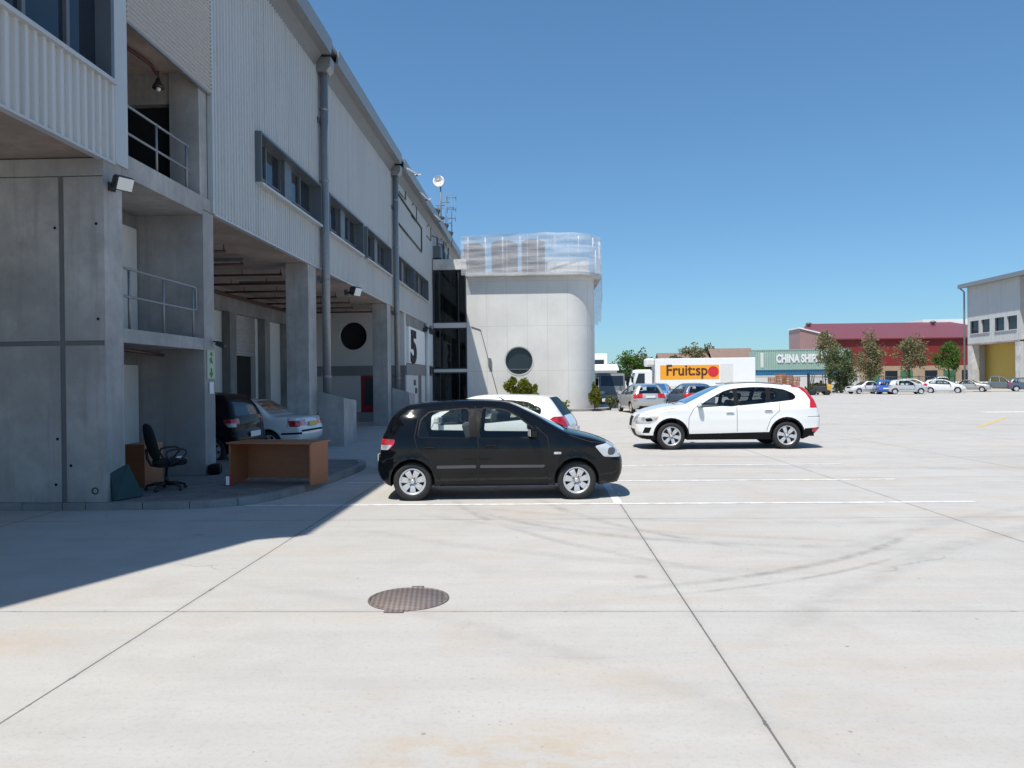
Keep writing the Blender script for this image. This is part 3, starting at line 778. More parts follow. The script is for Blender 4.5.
SUV = dict(w=1.86, wheel_r=.345, arch=.40, axles=(1.42, -1.42), sill=.245, belt=1.08, tumble=.36, spokes=6, rim_r=.235, tyre_w=.22, nt=.18, tt=.12, rk=.8, pre=[('trim', rounded([(1.86, .72), (2.02, .70), (2.06, .785), (1.9, .80)], .04, 4)), ('amber', [(1.74, .80), (1.80, .745), (1.86, .745), (1.80, .80)])],
    top=[(-2.02, .325, .10, .05), (-2.17, .40, .12, .08), (-2.27, .50, .14, .10), (-2.29, .60, .14, .10), (-2.285, .80, .13, .10), (-2.22, 1.02, .13, .09), (-2.17, 1.20, .12, .08), (-2.07, 1.36, .10, .06), (-1.98, 1.475, .08, .05), (-1.94, 1.52, .08, .03), (-1.65, 1.575, .11, .02), (-1.1, 1.635, .12, .02), (-.6, 1.655, .12, .02), (-.15, 1.62, .12, .02), (.13, 1.55, .11, .03), (.50, 1.385, .09, .06), (.84, 1.22, .09, .08), (1.10, 1.11, .10, .09), (1.45, 1.085, .14, .05), (1.85, 1.0, .17, .05), (2.10, .90, .18, .07), (2.22, .80, .18, .10), (2.26, .68, .18, .12), (2.27, .52, .18, .12), (2.22, .38, .15, .10), (2.08, .27, .1, .05)],
    ws=(14.05, 16.9), rs=(5.5, 7.85), windows=[[(.155, 1.10), (-.13, 1.085), (-.16, 1.485), (.06, 1.43), (.38, 1.275), (.68, 1.10), (.68, 1.07)], [(-.24, 1.105), (-.26, 1.50), (-.65, 1.52), (-.98, 1.515), (-.93, 1.165)], [(-1.04, 1.175), (-1.09, 1.51), (-1.42, 1.455), (-1.62, 1.36), (-1.665, 1.29), (-1.60, 1.235)]],
    tinted=(1, 2), handles_light=1, headlight=[(2.6, .78), (2.03, .83), (1.72, .835), (1.78, .73), (1.92, .66), (2.6, .63)],
    taillight=[(-1.62, 1.53), (-1.80, 1.515), (-1.95, 1.37), (-2.03, 1.2), (-1.99, 1.015), (-2.6, 1.015), (-2.6, 1.58), (-1.7, 1.62)],
    panels=[('trim', [(-.12, 1.07), (-.25, 1.09), (-.27, 1.515), (-.15, 1.505)]), ('trim', [(-.92, 1.145), (-1.06, 1.16), (-1.10, 1.53), (-.97, 1.53)]), ('trim', [(1.90, .56), (2.06, .565), (2.12, .42), (1.96, .42)]), ('redlamp', [(-2.05, .42), (-2.05, .50), (-2.5, .52), (-2.5, .42)]), ('low', [(2.6, .37), (1.75, .36), (1.75, .1), (2.6, .1)]), ('low', [(-2.6, .545), (-1.86, .51), (-1.7, .1), (-2.6, .1)]), ('low', [(1.0, .1), (1.0, .395), (-1.0, .43), (-1.0, .1)])] + [('low', [(cx + .445 * math.cos(a), .355 + .445 * math.sin(a)) for a in [-.3 + (PI + .6) * q / 16 for q in range(17)]]) for cx in (1.42, -1.42)],
    seams=[[(-.20, .44), (-.20, 1.05)], [(1.0, .42), (.98, .8), (.86, 1.02), (.74, 1.10)], [(-.92, .46), (-1.02, .75), (-1.24, .95), (-1.26, 1.16)], [(1.25, 1.05), (1.7, .99), (2.05, .86)], [(-1.93, .80), (-2.3, .80)]],
    doors=[[(-.20, .435), (-.20, 1.05), (-.20, 1.52), (.12, 1.47), (.47, 1.295), (.78, 1.085), (.86, 1.02), (.98, .8), (1.0, .40)], [(-.20, .435), (-.20, 1.05), (-.20, 1.53), (-1.1, 1.54), (-1.5, 1.44), (-1.26, 1.16), (-1.24, .95), (-1.02, .75), (-.92, .46), (-.9, .44)]],
    handles=[(-.02, .93), (-.96, .98)], creases=((1.0, .018, .07), (.60, -.012, .12)), mirror=(.72, 1.10), plates=(2.345, .52, -2.36, .93), wiper=(1.28, 1.13, .05), dash=.95, seat=.05, parcel=-1.5,
    rails=[(.0, 1.60), (-.4, 1.63), (-.9, 1.625), (-1.45, 1.575)],
    front=[('headlight', 20.2, 21.9, .60, 1.0), ('trim', 20.9, 22.6, 0, .42), ('trim', 23.0, 24.0, .25, .9), ('low', 23.9, 25.2, 0, 1), ('taillight', 5.0, 8.3, .84, 1.0), ('low', 0, 2.4, 0, 1), ('seam', 4.0, 4.06, 0, 1)])

COUPE = dict(w=1.74, wheel_r=.30, arch=.345, axles=(1.25, -1.27), sill=.21, belt=.93, tumble=.36, spokes=5, rim_r=.2, tyre_w=.2,
    top=[(-1.86, .27, .10, .04), (-1.98, .40, .14, .08), (-2.02, .56, .14, .10), (-1.98, .76, .12, .09), (-1.96, .88, .12, .08), (-1.88, 1.02, .10, .06), (-1.72, 1.22, .09, .05), (-1.60, 1.36, .07, .03), (-1.52, 1.405, .08, .02), (-1.1, 1.435, .11, .02), (-.6, 1.45, .11, .02), (-.15, 1.44, .11, .02), (.12, 1.395, .10, .03), (.50, 1.23, .08, .06), (.85, 1.06, .08, .08), (1.06, .96, .1, .08), (1.4, .90, .14, .05), (1.75, .79, .16, .06), (1.93, .68, .16, .09), (1.99, .55, .16, .1), (1.98, .38, .14, .08), (1.86, .25, .1, .05)],
    ws=(12.05, 14.9), rs=(5.2, 7.3), windows=[[(-.13, .95), (-.16, 1.34), (.02, 1.325), (.40, 1.17), (.62, 1.03), (.62, .93)], [(-.19, .95), (-.22, 1.345), (-.75, 1.34), (-1.15, 1.305), (-1.44, 1.19), (-1.40, 1.05)]],
    headlight=[(1.55, .78), (1.75, .80), (2.1, .74), (2.1, .58), (1.66, .62)], taillight=[(-1.52, .93), (-1.70, 1.06), (-2.2, 1.06), (-2.2, .62), (-1.70, .62), (-1.62, .78)],
    panels=[('low', [(-.85, .1), (-.85, .25), (.85, .25), (.85, .1)]), ('trim', [(-.1, .95), (-.12, 1.34), (-.24, 1.345), (-.22, .95)])],
    seams=[[(-.17, .26), (-.17, .95)], [(.80, .26), (.82, .8), (.72, .98)], [(-1.72, .62), (-2.1, .62)]], doors=[[(-.17, .26), (-.19, 1.38), (.08, 1.36), (.72, .99), (.82, .8), (.80, .26)]],
    handles=[(-.02, .84)], creases=((.82, .012, .05),), mirror=(.60, .96), plates=(2.0, .45, -2.07, .80), dash=.75, seat=-.1, parcel=-1.2,
    front=[('headlight', 17.0, 18.4, .62, 1.0), ('trim', 18.2, 19.0, 0, .5), ('taillight', 4.0, 5.1, .76, 1.0)])

SEDAN = dict(w=1.68, wheel_r=.29, arch=.33, axles=(1.26, -1.22), sill=.22, belt=.90, tumble=.40, spokes=5, rim_r=.19, tyre_w=.18,
    top=[(-1.90, .28, .08, .03), (-2.00, .38, .10, .05), (-2.03, .50, .10, .05), (-2.02, .60, .08, .04), (-1.99, .70, .07, .04), (-1.965, .84, .07, .04), (-1.91, .90, .06, .02), (-1.6, .925, .10, .02), (-1.25, .945, .10, .04), (-1.0, 1.11, .07, .05), (-.74, 1.28, .07, .04), (-.60, 1.335, .08, .02), (-.2, 1.36, .09, .02), (.14, 1.335, .08, .02), (.5, 1.14, .07, .05), (.88, .935, .08, .06), (1.2, .90, .10, .04), (1.7, .82, .12, .04), (1.93, .75, .12, .05), (2.01, .60, .12, .06), (2.02, .42, .10, .05), (1.92, .26, .08, .03)],
    ws=(13.05, 14.9), rs=(8.1, 10.5), windows=[[(-.17, .93), (-.19, 1.28), (.08, 1.265), (.48, 1.06), (.60, .92)], [(-.25, .93), (-.27, 1.285), (-.58, 1.265), (-.78, 1.15), (-.98, .99), (-.98, .94)]],
    headlight=[(1.75, .76), (2.2, .76), (2.2, .60), (1.78, .61)], taillight=[(-1.72, .83), (-2.3, .83), (-2.3, .68), (-1.76, .68)],
    panels=[('trim', [(-.9, .40), (-.9, .46), (.9, .46), (.9, .40)]), ('trim', [(-2.3, .50), (-2.3, .55), (-1.55, .53), (-1.55, .48)]), ('trim', [(-.15, .93), (-.17, 1.28), (-.28, 1.285), (-.27, .93)])],
    seams=[[(-.21, .26), (-.21, .92)], [(.82, .26), (.84, .75), (.66, .96)], [(-.85, .45), (-1.05, .8), (-1.03, .96)], [(-1.72, .9), (-1.70, .66)]],
    doors=[[(-.21, .26), (-.22, 1.31), (.10, 1.29), (.66, .96), (.84, .75), (.82, .26)], [(-.21, .26), (-.22, 1.31), (-.6, 1.30), (-1.03, .97), (-1.05, .8), (-.85, .45), (-.82, .26)]],
    handles=[(-.06, .80), (-.9, .80)], creases=((.72, .012, .04),), mirror=(.62, .93), plates=(2.08, .42, -2.05, .74), dash=.75, seat=-.12, rseat=-.45, seat_dz=-.14, parcel=-.95,
    front=[('headlight', 17.6, 19.0, .55, 1.0), ('trim', 17.7, 18.9, 0, .5), ('taillight', 4.0, 5.2, .52, 1.0), ('trim', 2.3, 2.8, 0, 1)])

ESTATE = dict(w=1.76, wheel_r=.31, arch=.35, axles=(1.33, -1.33), sill=.22, belt=.97, tumble=.36, spokes=5, rim_r=.21, tyre_w=.2,
    top=[(-1.95, .28, .1, .04), (-2.08, .42, .13, .08), (-2.12, .58, .13, .09), (-2.10, .80, .11, .07), (-2.06, .96, .1, .06), (-1.98, 1.10, .09, .05), (-1.86, 1.33, .09, .05), (-1.76, 1.46, .08, .03), (-1.5, 1.505, .11, .02), (-.8, 1.545, .12, .02), (-.2, 1.535, .12, .02), (.12, 1.48, .1, .03), (.55, 1.27, .08, .06), (1.06, 1.02, .1, .08), (1.45, .96, .14, .05), (1.85, .84, .16, .06), (2.04, .70, .16, .09), (2.09, .54, .16, .1), (2.06, .36, .13, .07), (1.92, .25, .1, .04)],
    ws=(11.05, 12.9), rs=(4.6, 6.8), windows=[[(-.14, .99), (-.17, 1.42), (.05, 1.39), (.5, 1.17), (.68, 1.0)], [(-.22, .99), (-.25, 1.43), (-.98, 1.42), (-1.0, 1.02)], [(-1.08, 1.02), (-1.06, 1.42), (-1.45, 1.38), (-1.68, 1.12), (-1.66, 1.05)]],
    headlight=[(1.62, .80), (1.84, .82), (2.3, .78), (2.3, .62), (1.74, .66)], taillight=[(-1.78, .96), (-1.86, 1.02), (-2.4, 1.02), (-2.4, .78), (-1.86, .80)],
    panels=[('trim', [(-.14, .99), (-.17, 1.42), (-.25, 1.43), (-.22, .99)])], seams=[[(-.18, .26), (-.18, .99)], [(.88, .26), (.9, .8), (.75, 1.0)], [(-1.9, .68), (-2.3, .68)]],
    handles=None, creases=((.86, .012, .05),), mirror=(.68, 1.02), plates=(2.19, .45, -2.17, .88), dash=.85, seat=-.05, parcel=-1.4,
    front=[('headlight', 14.8, 16.2, .6, 1.0), ('trim', 15.6, 17.2, 0, .5), ('taillight', 3.0, 4.4, .55, 1.0), ('trim', 0, 1.2, 0, .8)])

PICKUP = dict(w=1.80, wheel_r=.36, arch=.42, axles=(1.55, -1.5), sill=.36, belt=1.10, tumble=.34, spokes=6, rim_r=.22, tyre_w=.24,
    top=[(-2.40, .50, .08, .03), (-2.50, .58, .08, .04), (-2.52, .70, .06, .02), (-2.48, 1.00, .05, .01), (-2.45, 1.10, .03, 0), (-2.2, 1.115, .04, 0), (-1.2, 1.12, .04, 0), (-.95, 1.13, .05, .02), (-.86, 1.40, .07, .04), (-.76, 1.66, .08, .03), (-.55, 1.735, .10, .02), (0, 1.755, .11, .02), (.32, 1.72, .10, .02), (.72, 1.46, .09, .06), (1.08, 1.20, .09, .07), (1.5, 1.13, .13, .05), (2.05, 1.04, .15, .06), (2.28, .90, .15, .09), (2.34, .70, .15, .1), (2.30, .48, .12, .07), (2.15, .38, .08, .04)],
    ws=(12.05, 13.9), rs=(7.6, 9.2), windows=[[(.10, 1.14), (.07, 1.62), (.25, 1.60), (.66, 1.35), (.78, 1.14)], [(.02, 1.14), (.0, 1.62), (-.68, 1.60), (-.78, 1.16)]],
    headlight=[(1.95, 1.0), (2.5, .98), (2.5, .78), (2.02, .80)], taillight=[(-2.35, 1.05), (-2.7, 1.05), (-2.7, .75), (-2.37, .75)],
    panels=[('low', [(2.6, .60), (1.97, .58), (1.97, .2), (2.6, .2)])], seams=[[(.06, .4), (.06, 1.12)], [(.98, .4), (1.0, .9), (.85, 1.1)], [(-.84, .45), (-.84, 1.14)]],
    handles=None, creases=((.9, .01, .05),), mirror=(.80, 1.16), plates=(2.45, .55, -2.55, .66), dash=.95, seat=.2,
    front=[('headlight', 15.9, 17.6, .6, 1.0), ('trim', 16.2, 17.6, 0, .5), ('low', 18.0, 19.6, 0, 1), ('taillight', 2.2, 3.6, .84, 1.0)])
# ------------------------------------------------------------------ camera, sky, sun
FPX, EYE = 769.0, 1.75
yaw, roll, pitch = math.atan(27 / FPX), .011, 2.7 / FPX
f0 = Vector((-math.sin(yaw), math.cos(yaw), 0)); Rv = Vector((math.cos(yaw), math.sin(yaw), 0)); Z = Vector((0, 0, 1))
fw = f0 * math.cos(pitch) - Z * math.sin(pitch); U = f0 * math.sin(pitch) + Z * math.cos(pitch)
rt = Rv * math.cos(roll) - U * math.sin(roll); upv = Rv * math.sin(roll) + U * math.cos(roll)
cam = bpy.data.cameras.new('camera'); cam.sensor_width = 36; cam.lens = FPX / 1024 * 36; cam.clip_end = 3000; cam.clip_start = .1
co = bpy.data.objects.new('camera', cam); COL.objects.link(co)
co.matrix_world = Matrix(((rt.x, upv.x, -fw.x, 0), (rt.y, upv.y, -fw.y, 0), (rt.z, upv.z, -fw.z, EYE), (0, 0, 0, 1)))
S.camera = co
SUN = Vector((-.26, -.42, 1)).normalized(); el = math.asin(SUN.z)
sl = bpy.data.lights.new('sun', 'SUN'); sl.energy = 5.0; sl.angle = R(.53); sl.color = (1, .958, .88)
so = bpy.data.objects.new('sun', sl); COL.objects.link(so); so.rotation_euler = SUN.to_track_quat('Z', 'Y').to_euler(); so.location = (-20, -30, 60)
w = bpy.data.worlds.new('World'); S.world = w; w.use_nodes = True; nt = w.node_tree
sky = nt.nodes.new('ShaderNodeTexSky'); sky.sky_type = 'NISHITA'; sky.sun_disc = False; sky.sun_elevation = el
sky.sun_rotation = math.atan2(SUN.x, SUN.y) % (2 * PI); sky.altitude = 30; sky.air_density = 1.0; sky.dust_density = .3; sky.ozone_density = 1.6
bg = nt.nodes['Background']; bg.inputs[1].default_value = .10
tint = nt.nodes.new('ShaderNodeMix'); tint.data_type = 'RGBA'; tint.blend_type = 'MULTIPLY'; tint.inputs[0].default_value = 1; tint.inputs[7].default_value = (.83, 1.32, 1.72, 1)
gam = nt.nodes.new('ShaderNodeGamma'); gam.inputs[1].default_value = .78; nt.links.new(sky.outputs[0], gam.inputs[0])
nt.links.new(gam.outputs[0], tint.inputs[6]); nt.links.new(tint.outputs[2], bg.inputs[0])
vs_ = S.view_settings; vs_.view_transform = 'Standard'; vs_.look = 'None'; vs_.exposure = .14; vs_.gamma = 1

def part(mb, name, m, parent, **k):
    o = mb.build(name, m, parent, **k)
    top = parent
    while top.parent: top = top.parent
    if parent is top: o.location = -Vector(top.location)
    return o

# ------------------------------------------------------------------ ground, kerb, paint
b = MB(); b.face([(-400, -80, 0), (700, -80, 0), (700, 1500, 0), (-400, 1500, 0)])
tag(b.build('ground', M['ground']), kind='structure')
KB = catmull([(-14, 10.6), (-6.4, 10.6), (-4.95, 10.68), (-4.35, 10.92), (-4.02, 11.36), (-3.8, 12.3), (-3.64, 13.6), (-3.55, 15.0), (-3.62, 15.9), (-3.95, 16.45), (-4.6, 16.62), (-14, 16.62)], .25)
KB = [p[:2] for p in KB]
b = MB(); b.prism([(x, y) for x, y in grow(KB, -.14)], .004, .096)
sw = b.build('pavement', M['pavers']); tag(sw, kind='structure')
b = MB(); acc = 0; n = len(KB); start = 0
gi = grow(KB, -.15)
i = 0
while i < n - 1:
    j = min(n - 1, i + 3)
    o_ = [Vector(p) for p in KB[i:j + 1]]; q_ = [Vector(p) for p in gi[i:j + 1]]
    if (o_[-1] - o_[0]).length > .05:
        d0 = (o_[1] - o_[0]).normalized() * .006; d1 = (o_[-1] - o_[-2]).normalized() * .006
        o_[0] += d0; q_[0] += d0; o_[-1] -= d1; q_[-1] -= d1
        b.prism([tuple(p) for p in o_] + [tuple(p) for p in q_[::-1]], .002, .104 + random.uniform(-.004, .004))
    i = j
bmesh.ops.recalc_face_normals(b.bm, faces=b.bm.faces)
tag(b.build('kerb', M['kerb']), kind='structure')
b = MB()
def pl(x0, y0, x1, y1): b.face([(x0, y0, .004), (x1, y0, .004), (x1, y1, .004), (x0, y1, .004)])
pl(-4.25, 10.87, 6.05, 10.97); pl(-3.4, 13.33, 6.08, 13.43); pl(-3.45, 15.74, 6.1, 15.84)
b.face([(1.05, 10.985, .004), (1.17, 10.985, .004), (1.17, 13.32, .004), (1.05, 13.32, .004)]); b.face([(1.05, 13.45, .004), (1.17, 13.45, .004), (1.17, 15.73, .004), (1.05, 15.73, .004)])
b.face([(-3.2, 16.1, .004), (-3.08, 16.1, .004), (-3.02, 17.6, .004), (-3.14, 17.6, .004)])
pl(21.5, 37.6, 34, 38.4); pl(.2, 25.6, .32, 30)
tag(b.build('parking_lines', M['line']), kind='structure')
b = MB(); b.face([(15.0, 27.0, .004), (15.14, 26.9, .004), (19.9, 33.3, .004), (19.76, 33.4, .004)])
tag(b.build('yellow_line', M['yline']), kind='structure')

t = thing('manhole_cover', 'round rusty cast iron manhole cover set in the concrete yard', 'manhole cover', (-1.07, 6.17, .004))
b = MB(); b.lathe([(0, .004), (.30, .004), (.302, 0)], 56); b.build('lid', M['manhole'], t)
b = MB(); b.lathe([(.306, 0), (.306, .006), (.325, .006), (.327, 0)], 56)
b.box(-.03, .318, 0, .07, .37, .005); b.box(-.13, -.375, 0, .02, -.315, .005)
b.build('frame', M['manhole'], t)

# ------------------------------------------------------------------ the warehouse
FX = -6.15
W = thing('warehouse', 'long grey concrete and metal clad warehouse on the left of the yard', 'warehouse', (FX, 20, 0))
def ribs(mb, y0, y1, z0, z1, X, pitch, d=.04, m=None):
    """vertical trapezoidal sheeting facing +X"""
    y = y0; P = [];
    while y < y1 - 1e-4:
        for (f, dd) in ((0, 0), (.42, 0), (.54, d), (.88, d)):
            yy = y + f * pitch
            if yy < y1: P.append((yy, X + dd))
        y += pitch
    P.append((y1, X))
    for (a, xa), (c, xc) in zip(P[:-1], P[1:]): mb.face([(xa, a, z0), (xc, c, z0), (xc, c, z1), (xa, a, z1)], m)
# first concrete wall with its shutter grooves
b = MB(); Y0 = 10.70; Y1 = 11.18; gx, gz = -6.76, 2.36
b.box(-14, Y0 + .025, 0, FX - .004, Y1 - .002, 4.99, M['groove'])
for (xa, xb) in ((-14, gx - .04), (gx + .04, FX)):
    for (za, zb_) in ((0, gz - .035), (gz + .035, 4.72)):
        b.box(xa, Y0, za, xb, Y0 + .02, zb_, M['concrete'])
b.box(-14, Y0, 4.735, FX, Y0 + .02, 4.98, M['concrete'])
b.box(FX, Y0, 0, FX + .012, Y1, 4.985, M['concrete'])
for (hx, hz) in ((gx - .09, 4.0), (gx - .09, 1.0), (-6.25, 4.05), (-6.66, .62), (gx - .12, .35), (-8.2, 4.0), (-6.24, 2.7)):
    b.lathe([(0, 0), (.022, 0)], 10, 'Y', (hx, Y0 - .003, hz), M['black'])
part(b, 'concrete_wall', None, W)
b = MB(); b.lathe([(.045, 0), (.05, -.012), (.036, -.012), (.034, .004), (0, .004)], 18, 'Y', (-6.31, Y0, .26), M['dsteel']); part(b, 'drain_outlet', M['dsteel'], W)
# soffits
b = MB(); b.box(-14, 4.1, 5.0, FX - .06, 11.36, 5.16); b.box(-14, 14.42, 5.0, FX - .06, 46, 5.16); part(b, 'soffit', M['soffit'], W)
# cladding
b = MB()
ribs(b, 4.1, 4.6, 6.10, 7.9, FX, .172, .045); ribs(b, 4.1, 10.96, 4.99, 6.10, FX, .172, .045); ribs(b, 4.1, 10.96, 7.92, 10.95, FX, .172, .045)
b.box(FX - .06, 10.96, 4.98, FX + .05, 11.30, 10.95, M['flash']); b.box(FX - .06, 4.1, 4.95, FX + .048, 10.959, 4.988, M['flash'])
part(b, 'wall_cladding', M['sheet'], W).data.materials.__len__()
bays = [(16.62, 21.2), (22.1, 26.35), (27.0, 31.4), (32.75, 37.1), (37.5, 41.95)]
b = MB(); ribs(b, 14.4, 44.3, 5.0, 6.10, FX, .15); ribs(b, 14.4, 44.3, 7.28, 10.95, FX, .15)
e = [14.4] + [v for q in bays for v in q] + [44.3]
for i in range(0, len(e), 2): ribs(b, e[i], e[i + 1], 6.10, 7.28, FX, .15)
ribs(b, 44.3, 60, 8.95, 10.95, FX, .15)
b.box(FX - .05, 14.30, 4.98, FX + .05, 14.398, 10.95, M['flash']); b.box(FX - .06, 14.40, 4.955, FX + .045, 44.3, 4.998, M['flash']); b.box(FX - .06, 44.3, 2.6, FX + .03, 44.46, 10.9, M['flash'])
part(b, 'wall_cladding', M['sheet'], W)
# dark backing so that nothing shows through
b = MB(); b.box(-14, 4.2, 5.17, FX - .35, 11.2, 10.9); b.box(-14, 14.45, 5.17, FX - .35, 59.9, 10.9); part(b, 'inner_wall', M['black'], W)
# windows
def window(y0, y1, z0, z1, mid, n=2, proud=.16):
    b = MB(); x1 = FX + proud; x0 = FX - .30
    b.box(x0, y0 - .05, z1, x1, y1 + .05, z1 + .05); b.box(x0, y0 - .05, z0 - .06, x1 + .03, y1 + .05, z0, M['flash'])
    b.box(x0, y0 - .05, z0, x1, y0, z1); b.box(x0, y1, z0, x1, y1 + .05, z1)
    m_ = (y0 + y1) / 2; hw = .26
    b.box(x0, m_ - hw, z0, FX - .02, m_ + hw, z1, M['winframe'])
    segs = [(y0, m_ - hw), (m_ + hw, y1)]
    for (a, c) in segs:
        for yy in (a, c - .05): b.box(FX - .22, yy, z0, FX - .12, yy + .05, z1, M['dgalv'])
        b.box(FX - .22, (a + c) / 2 - .03, z0, FX - .115, (a + c) / 2 + .03, z1, M['dgalv'])
        b.box(FX - .22, a + .05, z0 + .26, FX - .12, c - .05, z0 + .30, M['dgalv'])
    f = part(b, 'window', M['winframe'], W)
    for (a, c) in segs:
        g = MB(); g.box(FX - .19, a + .05, z0, FX - .175, c - .05, z1); g.build('pane', M['dglass'], f)
for (y0, y1) in bays: window(y0, y1, 6.16, 7.22, True)
b = MB(); b.box(FX - .3, 4.6, 7.9, FX + .06, 10.95, 7.95); b.box(FX - .3, 4.6, 6.10, FX + .10, 10.95, 6.16, M['flash']); b.box(FX - .3, 10.86, 6.16, FX + .06, 10.94, 7.9)
for yy in (6.2, 7.8, 9.2, 10.1): b.box(FX - .22, yy, 6.16, FX - .12, yy + .07, 7.9, M['dgalv'])
b.box(FX - .22, 4.6, 6.9, FX - .13, 9.2, 6.96, M['dgalv'])
f = part(b, 'window', M['winframe'], W); g = MB(); g.box(FX - .19, 4.6, 6.16, FX - .175, 10.86, 7.9); g.build('pane', M['dglass'], f)
# open stair bay
b = MB()
b.box(-12, 13.95, 0, FX, 14.40, 4.97, M['concrete']); b.box(-6.75, 13.95, 5.22, FX - .05, 14.28, 7.5, M['concrete'])
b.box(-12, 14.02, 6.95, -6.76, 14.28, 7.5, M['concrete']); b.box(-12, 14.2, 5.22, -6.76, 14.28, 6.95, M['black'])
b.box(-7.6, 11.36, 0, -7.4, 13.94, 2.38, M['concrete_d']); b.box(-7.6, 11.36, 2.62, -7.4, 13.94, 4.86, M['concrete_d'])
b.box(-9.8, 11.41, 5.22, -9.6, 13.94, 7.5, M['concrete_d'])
part(b, 'stair_bay_wall', None, W)
b = MB(); b.box(-10, 11.19, 2.39, FX + .01, 13.94, 2.60); part(b, 'floor_slab', M['concrete'], W)
b = MB(); b.box(-12, 11.19, 4.87, FX + .012, 13.94, 4.98); b.box(-12, 11.31, 4.98, FX + .012, 14.29, 5.21); part(b, 'floor_slab', M['concrete'], W)
b = MB(); b.box(-12, 11.31, 7.5, FX - .1, 14.29, 7.66); part(b, 'floor_slab', M['soffit'], W)
for z0, y0 in ((.1, 12.66), (2.6, 12.66)):
    b = MB(); b.box(-7.4, y0, z0, -7.37, y0 + 1.25, z0 + 2.02); part(b, 'door', M['offwhite'], W)
b = MB(); z = 7.24                                       # horizontal louvre sheeting
P = []
while z < 10.95:
    P += [(FX + .02, z), (FX + .055, z + .02), (FX + .055, z + .042), (FX + .02, z + .062)]; z += .074
for (xa, za), (xc, zc) in zip(P[:-1], P[1:]): b.face([(xa, 11.31, za), (xa, 14.29, za), (xc, 14.29, zc), (xc, 11.31, zc)])
b.box(FX - .02, 11.31, 7.2, FX + .03, 14.29, 7.24, M['galv'])
part(b, 'louvre_panel', M['sheet2'], W)
def railing(z, y0, y1, posts, x=-6.22, endloop=True):
    b = MB(); r = .021
    if endloop:
        yl = y1 + .13; b.tube([(x, y0, z + .92), (x, y1, z + .92), (x, yl - .03, z + .915), (x, yl, z + .88), (x, yl, z + .56), (x, yl - .03, z + .51), (x, y1, z + .5), (x, y0, z + .5)], r, 8)
    else:
        b.tube([(x, y0, z + .80), (x, y1 + .1, z + .80)], r); b.tube([(x, y0, z + .38), (x, y1 + .1, z + .38)], r)
    for p in posts: b.tube([(x, p, z), (x, p, z + (.90 if endloop else .82))], r)
    for p in posts: b.box(x - .05, p - .05, z, x + .05, p + .05, z + .01)
    part(b, 'railing', M['galv'], W)
railing(2.60, 11.19, 13.66, (11.5, 12.57, 13.66)); railing(5.21, 11.30, 13.45, (12.4, 13.47), endloop=False)
b = MB(); b.tube([(-6.3, 11.4, 2.30), (-6.9, 13.9, 2.30)], .03); part(b, 'sprinkler_pipe', M['rpipe'], W)
b = MB(); b.tube([(-6.9, 11.9, 7.42), (-6.75, 13.3, 7.38), (-6.75, 13.5, 7.3)], .03); part(b, 'sprinkler_pipe', M['rpipe'], W)
# columns
for y in (20.45, 31.2, 42.6):
    b = MB(); b.box(-6.78, y, 0, FX - .01, y + .72, 4.998, M['concrete'], .015); part(b, 'column', None, W)
# loading bay behind the columns
b = MB(); BX = -10.6
b.box(BX - .3, 14.42, 0, BX, 26.35, 4.99); b.box(BX - .3, 28.45, 0, BX, 35.19, 4.99); b.box(BX - .3, 26.35, 4.2, BX, 28.45, 4.99)
part(b, 'loading_bay_wall', M['plaster'], W)
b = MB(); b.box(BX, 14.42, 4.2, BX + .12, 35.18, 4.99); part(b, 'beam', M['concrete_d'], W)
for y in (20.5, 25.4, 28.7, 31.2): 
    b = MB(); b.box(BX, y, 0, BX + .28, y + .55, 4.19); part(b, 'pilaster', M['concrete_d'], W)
b = MB(); z = 2.76
while z < 4.19: b.tube([(BX - .08, 26.36, z + .05), (BX - .08, 28.44, z + .05)], .05, 6); z += .085
part(b, 'roller_shutter', M['shutter'], W)
b = MB(); b.box(BX - .2, 26.36, 0, BX - .18, 28.44, 2.8); part(b, 'dark_doorway', M['black'], W)
for i in range(9):
    y = 17.55 + i * 1.95; b = MB(); xe = -7.2 - (.35 if i % 3 == 1 else 0)
    b.tube([(BX + .15, y, 4.83), (xe, y, 4.83)], .035, 6)
    for q in range(3): b.tube([(xe - .05 - q * 1.1, y, 4.83), (xe - .05 - q * 1.1, y, 4.99)], .012, 5)
    b.tube([(xe - .05, y, 4.83), (xe - .05, y, 4.90)], .02, 6)
    part(b, 'sprinkler_pipe', M['rpipe'], W)
b = MB(); b.tube([(BX + .25, 14.5, 4.74), (BX + .25, 35.1, 4.74)], .06, 8); part(b, 'sprinkler_pipe', M['rpipe'], W)
for y in (19.0, 23.4, 27.6): b = MB(); b.box(-9.2, y, 4.84, -7.35, y + .10, 4.92); part(b, 'batten_light', M['dgalv'], W)
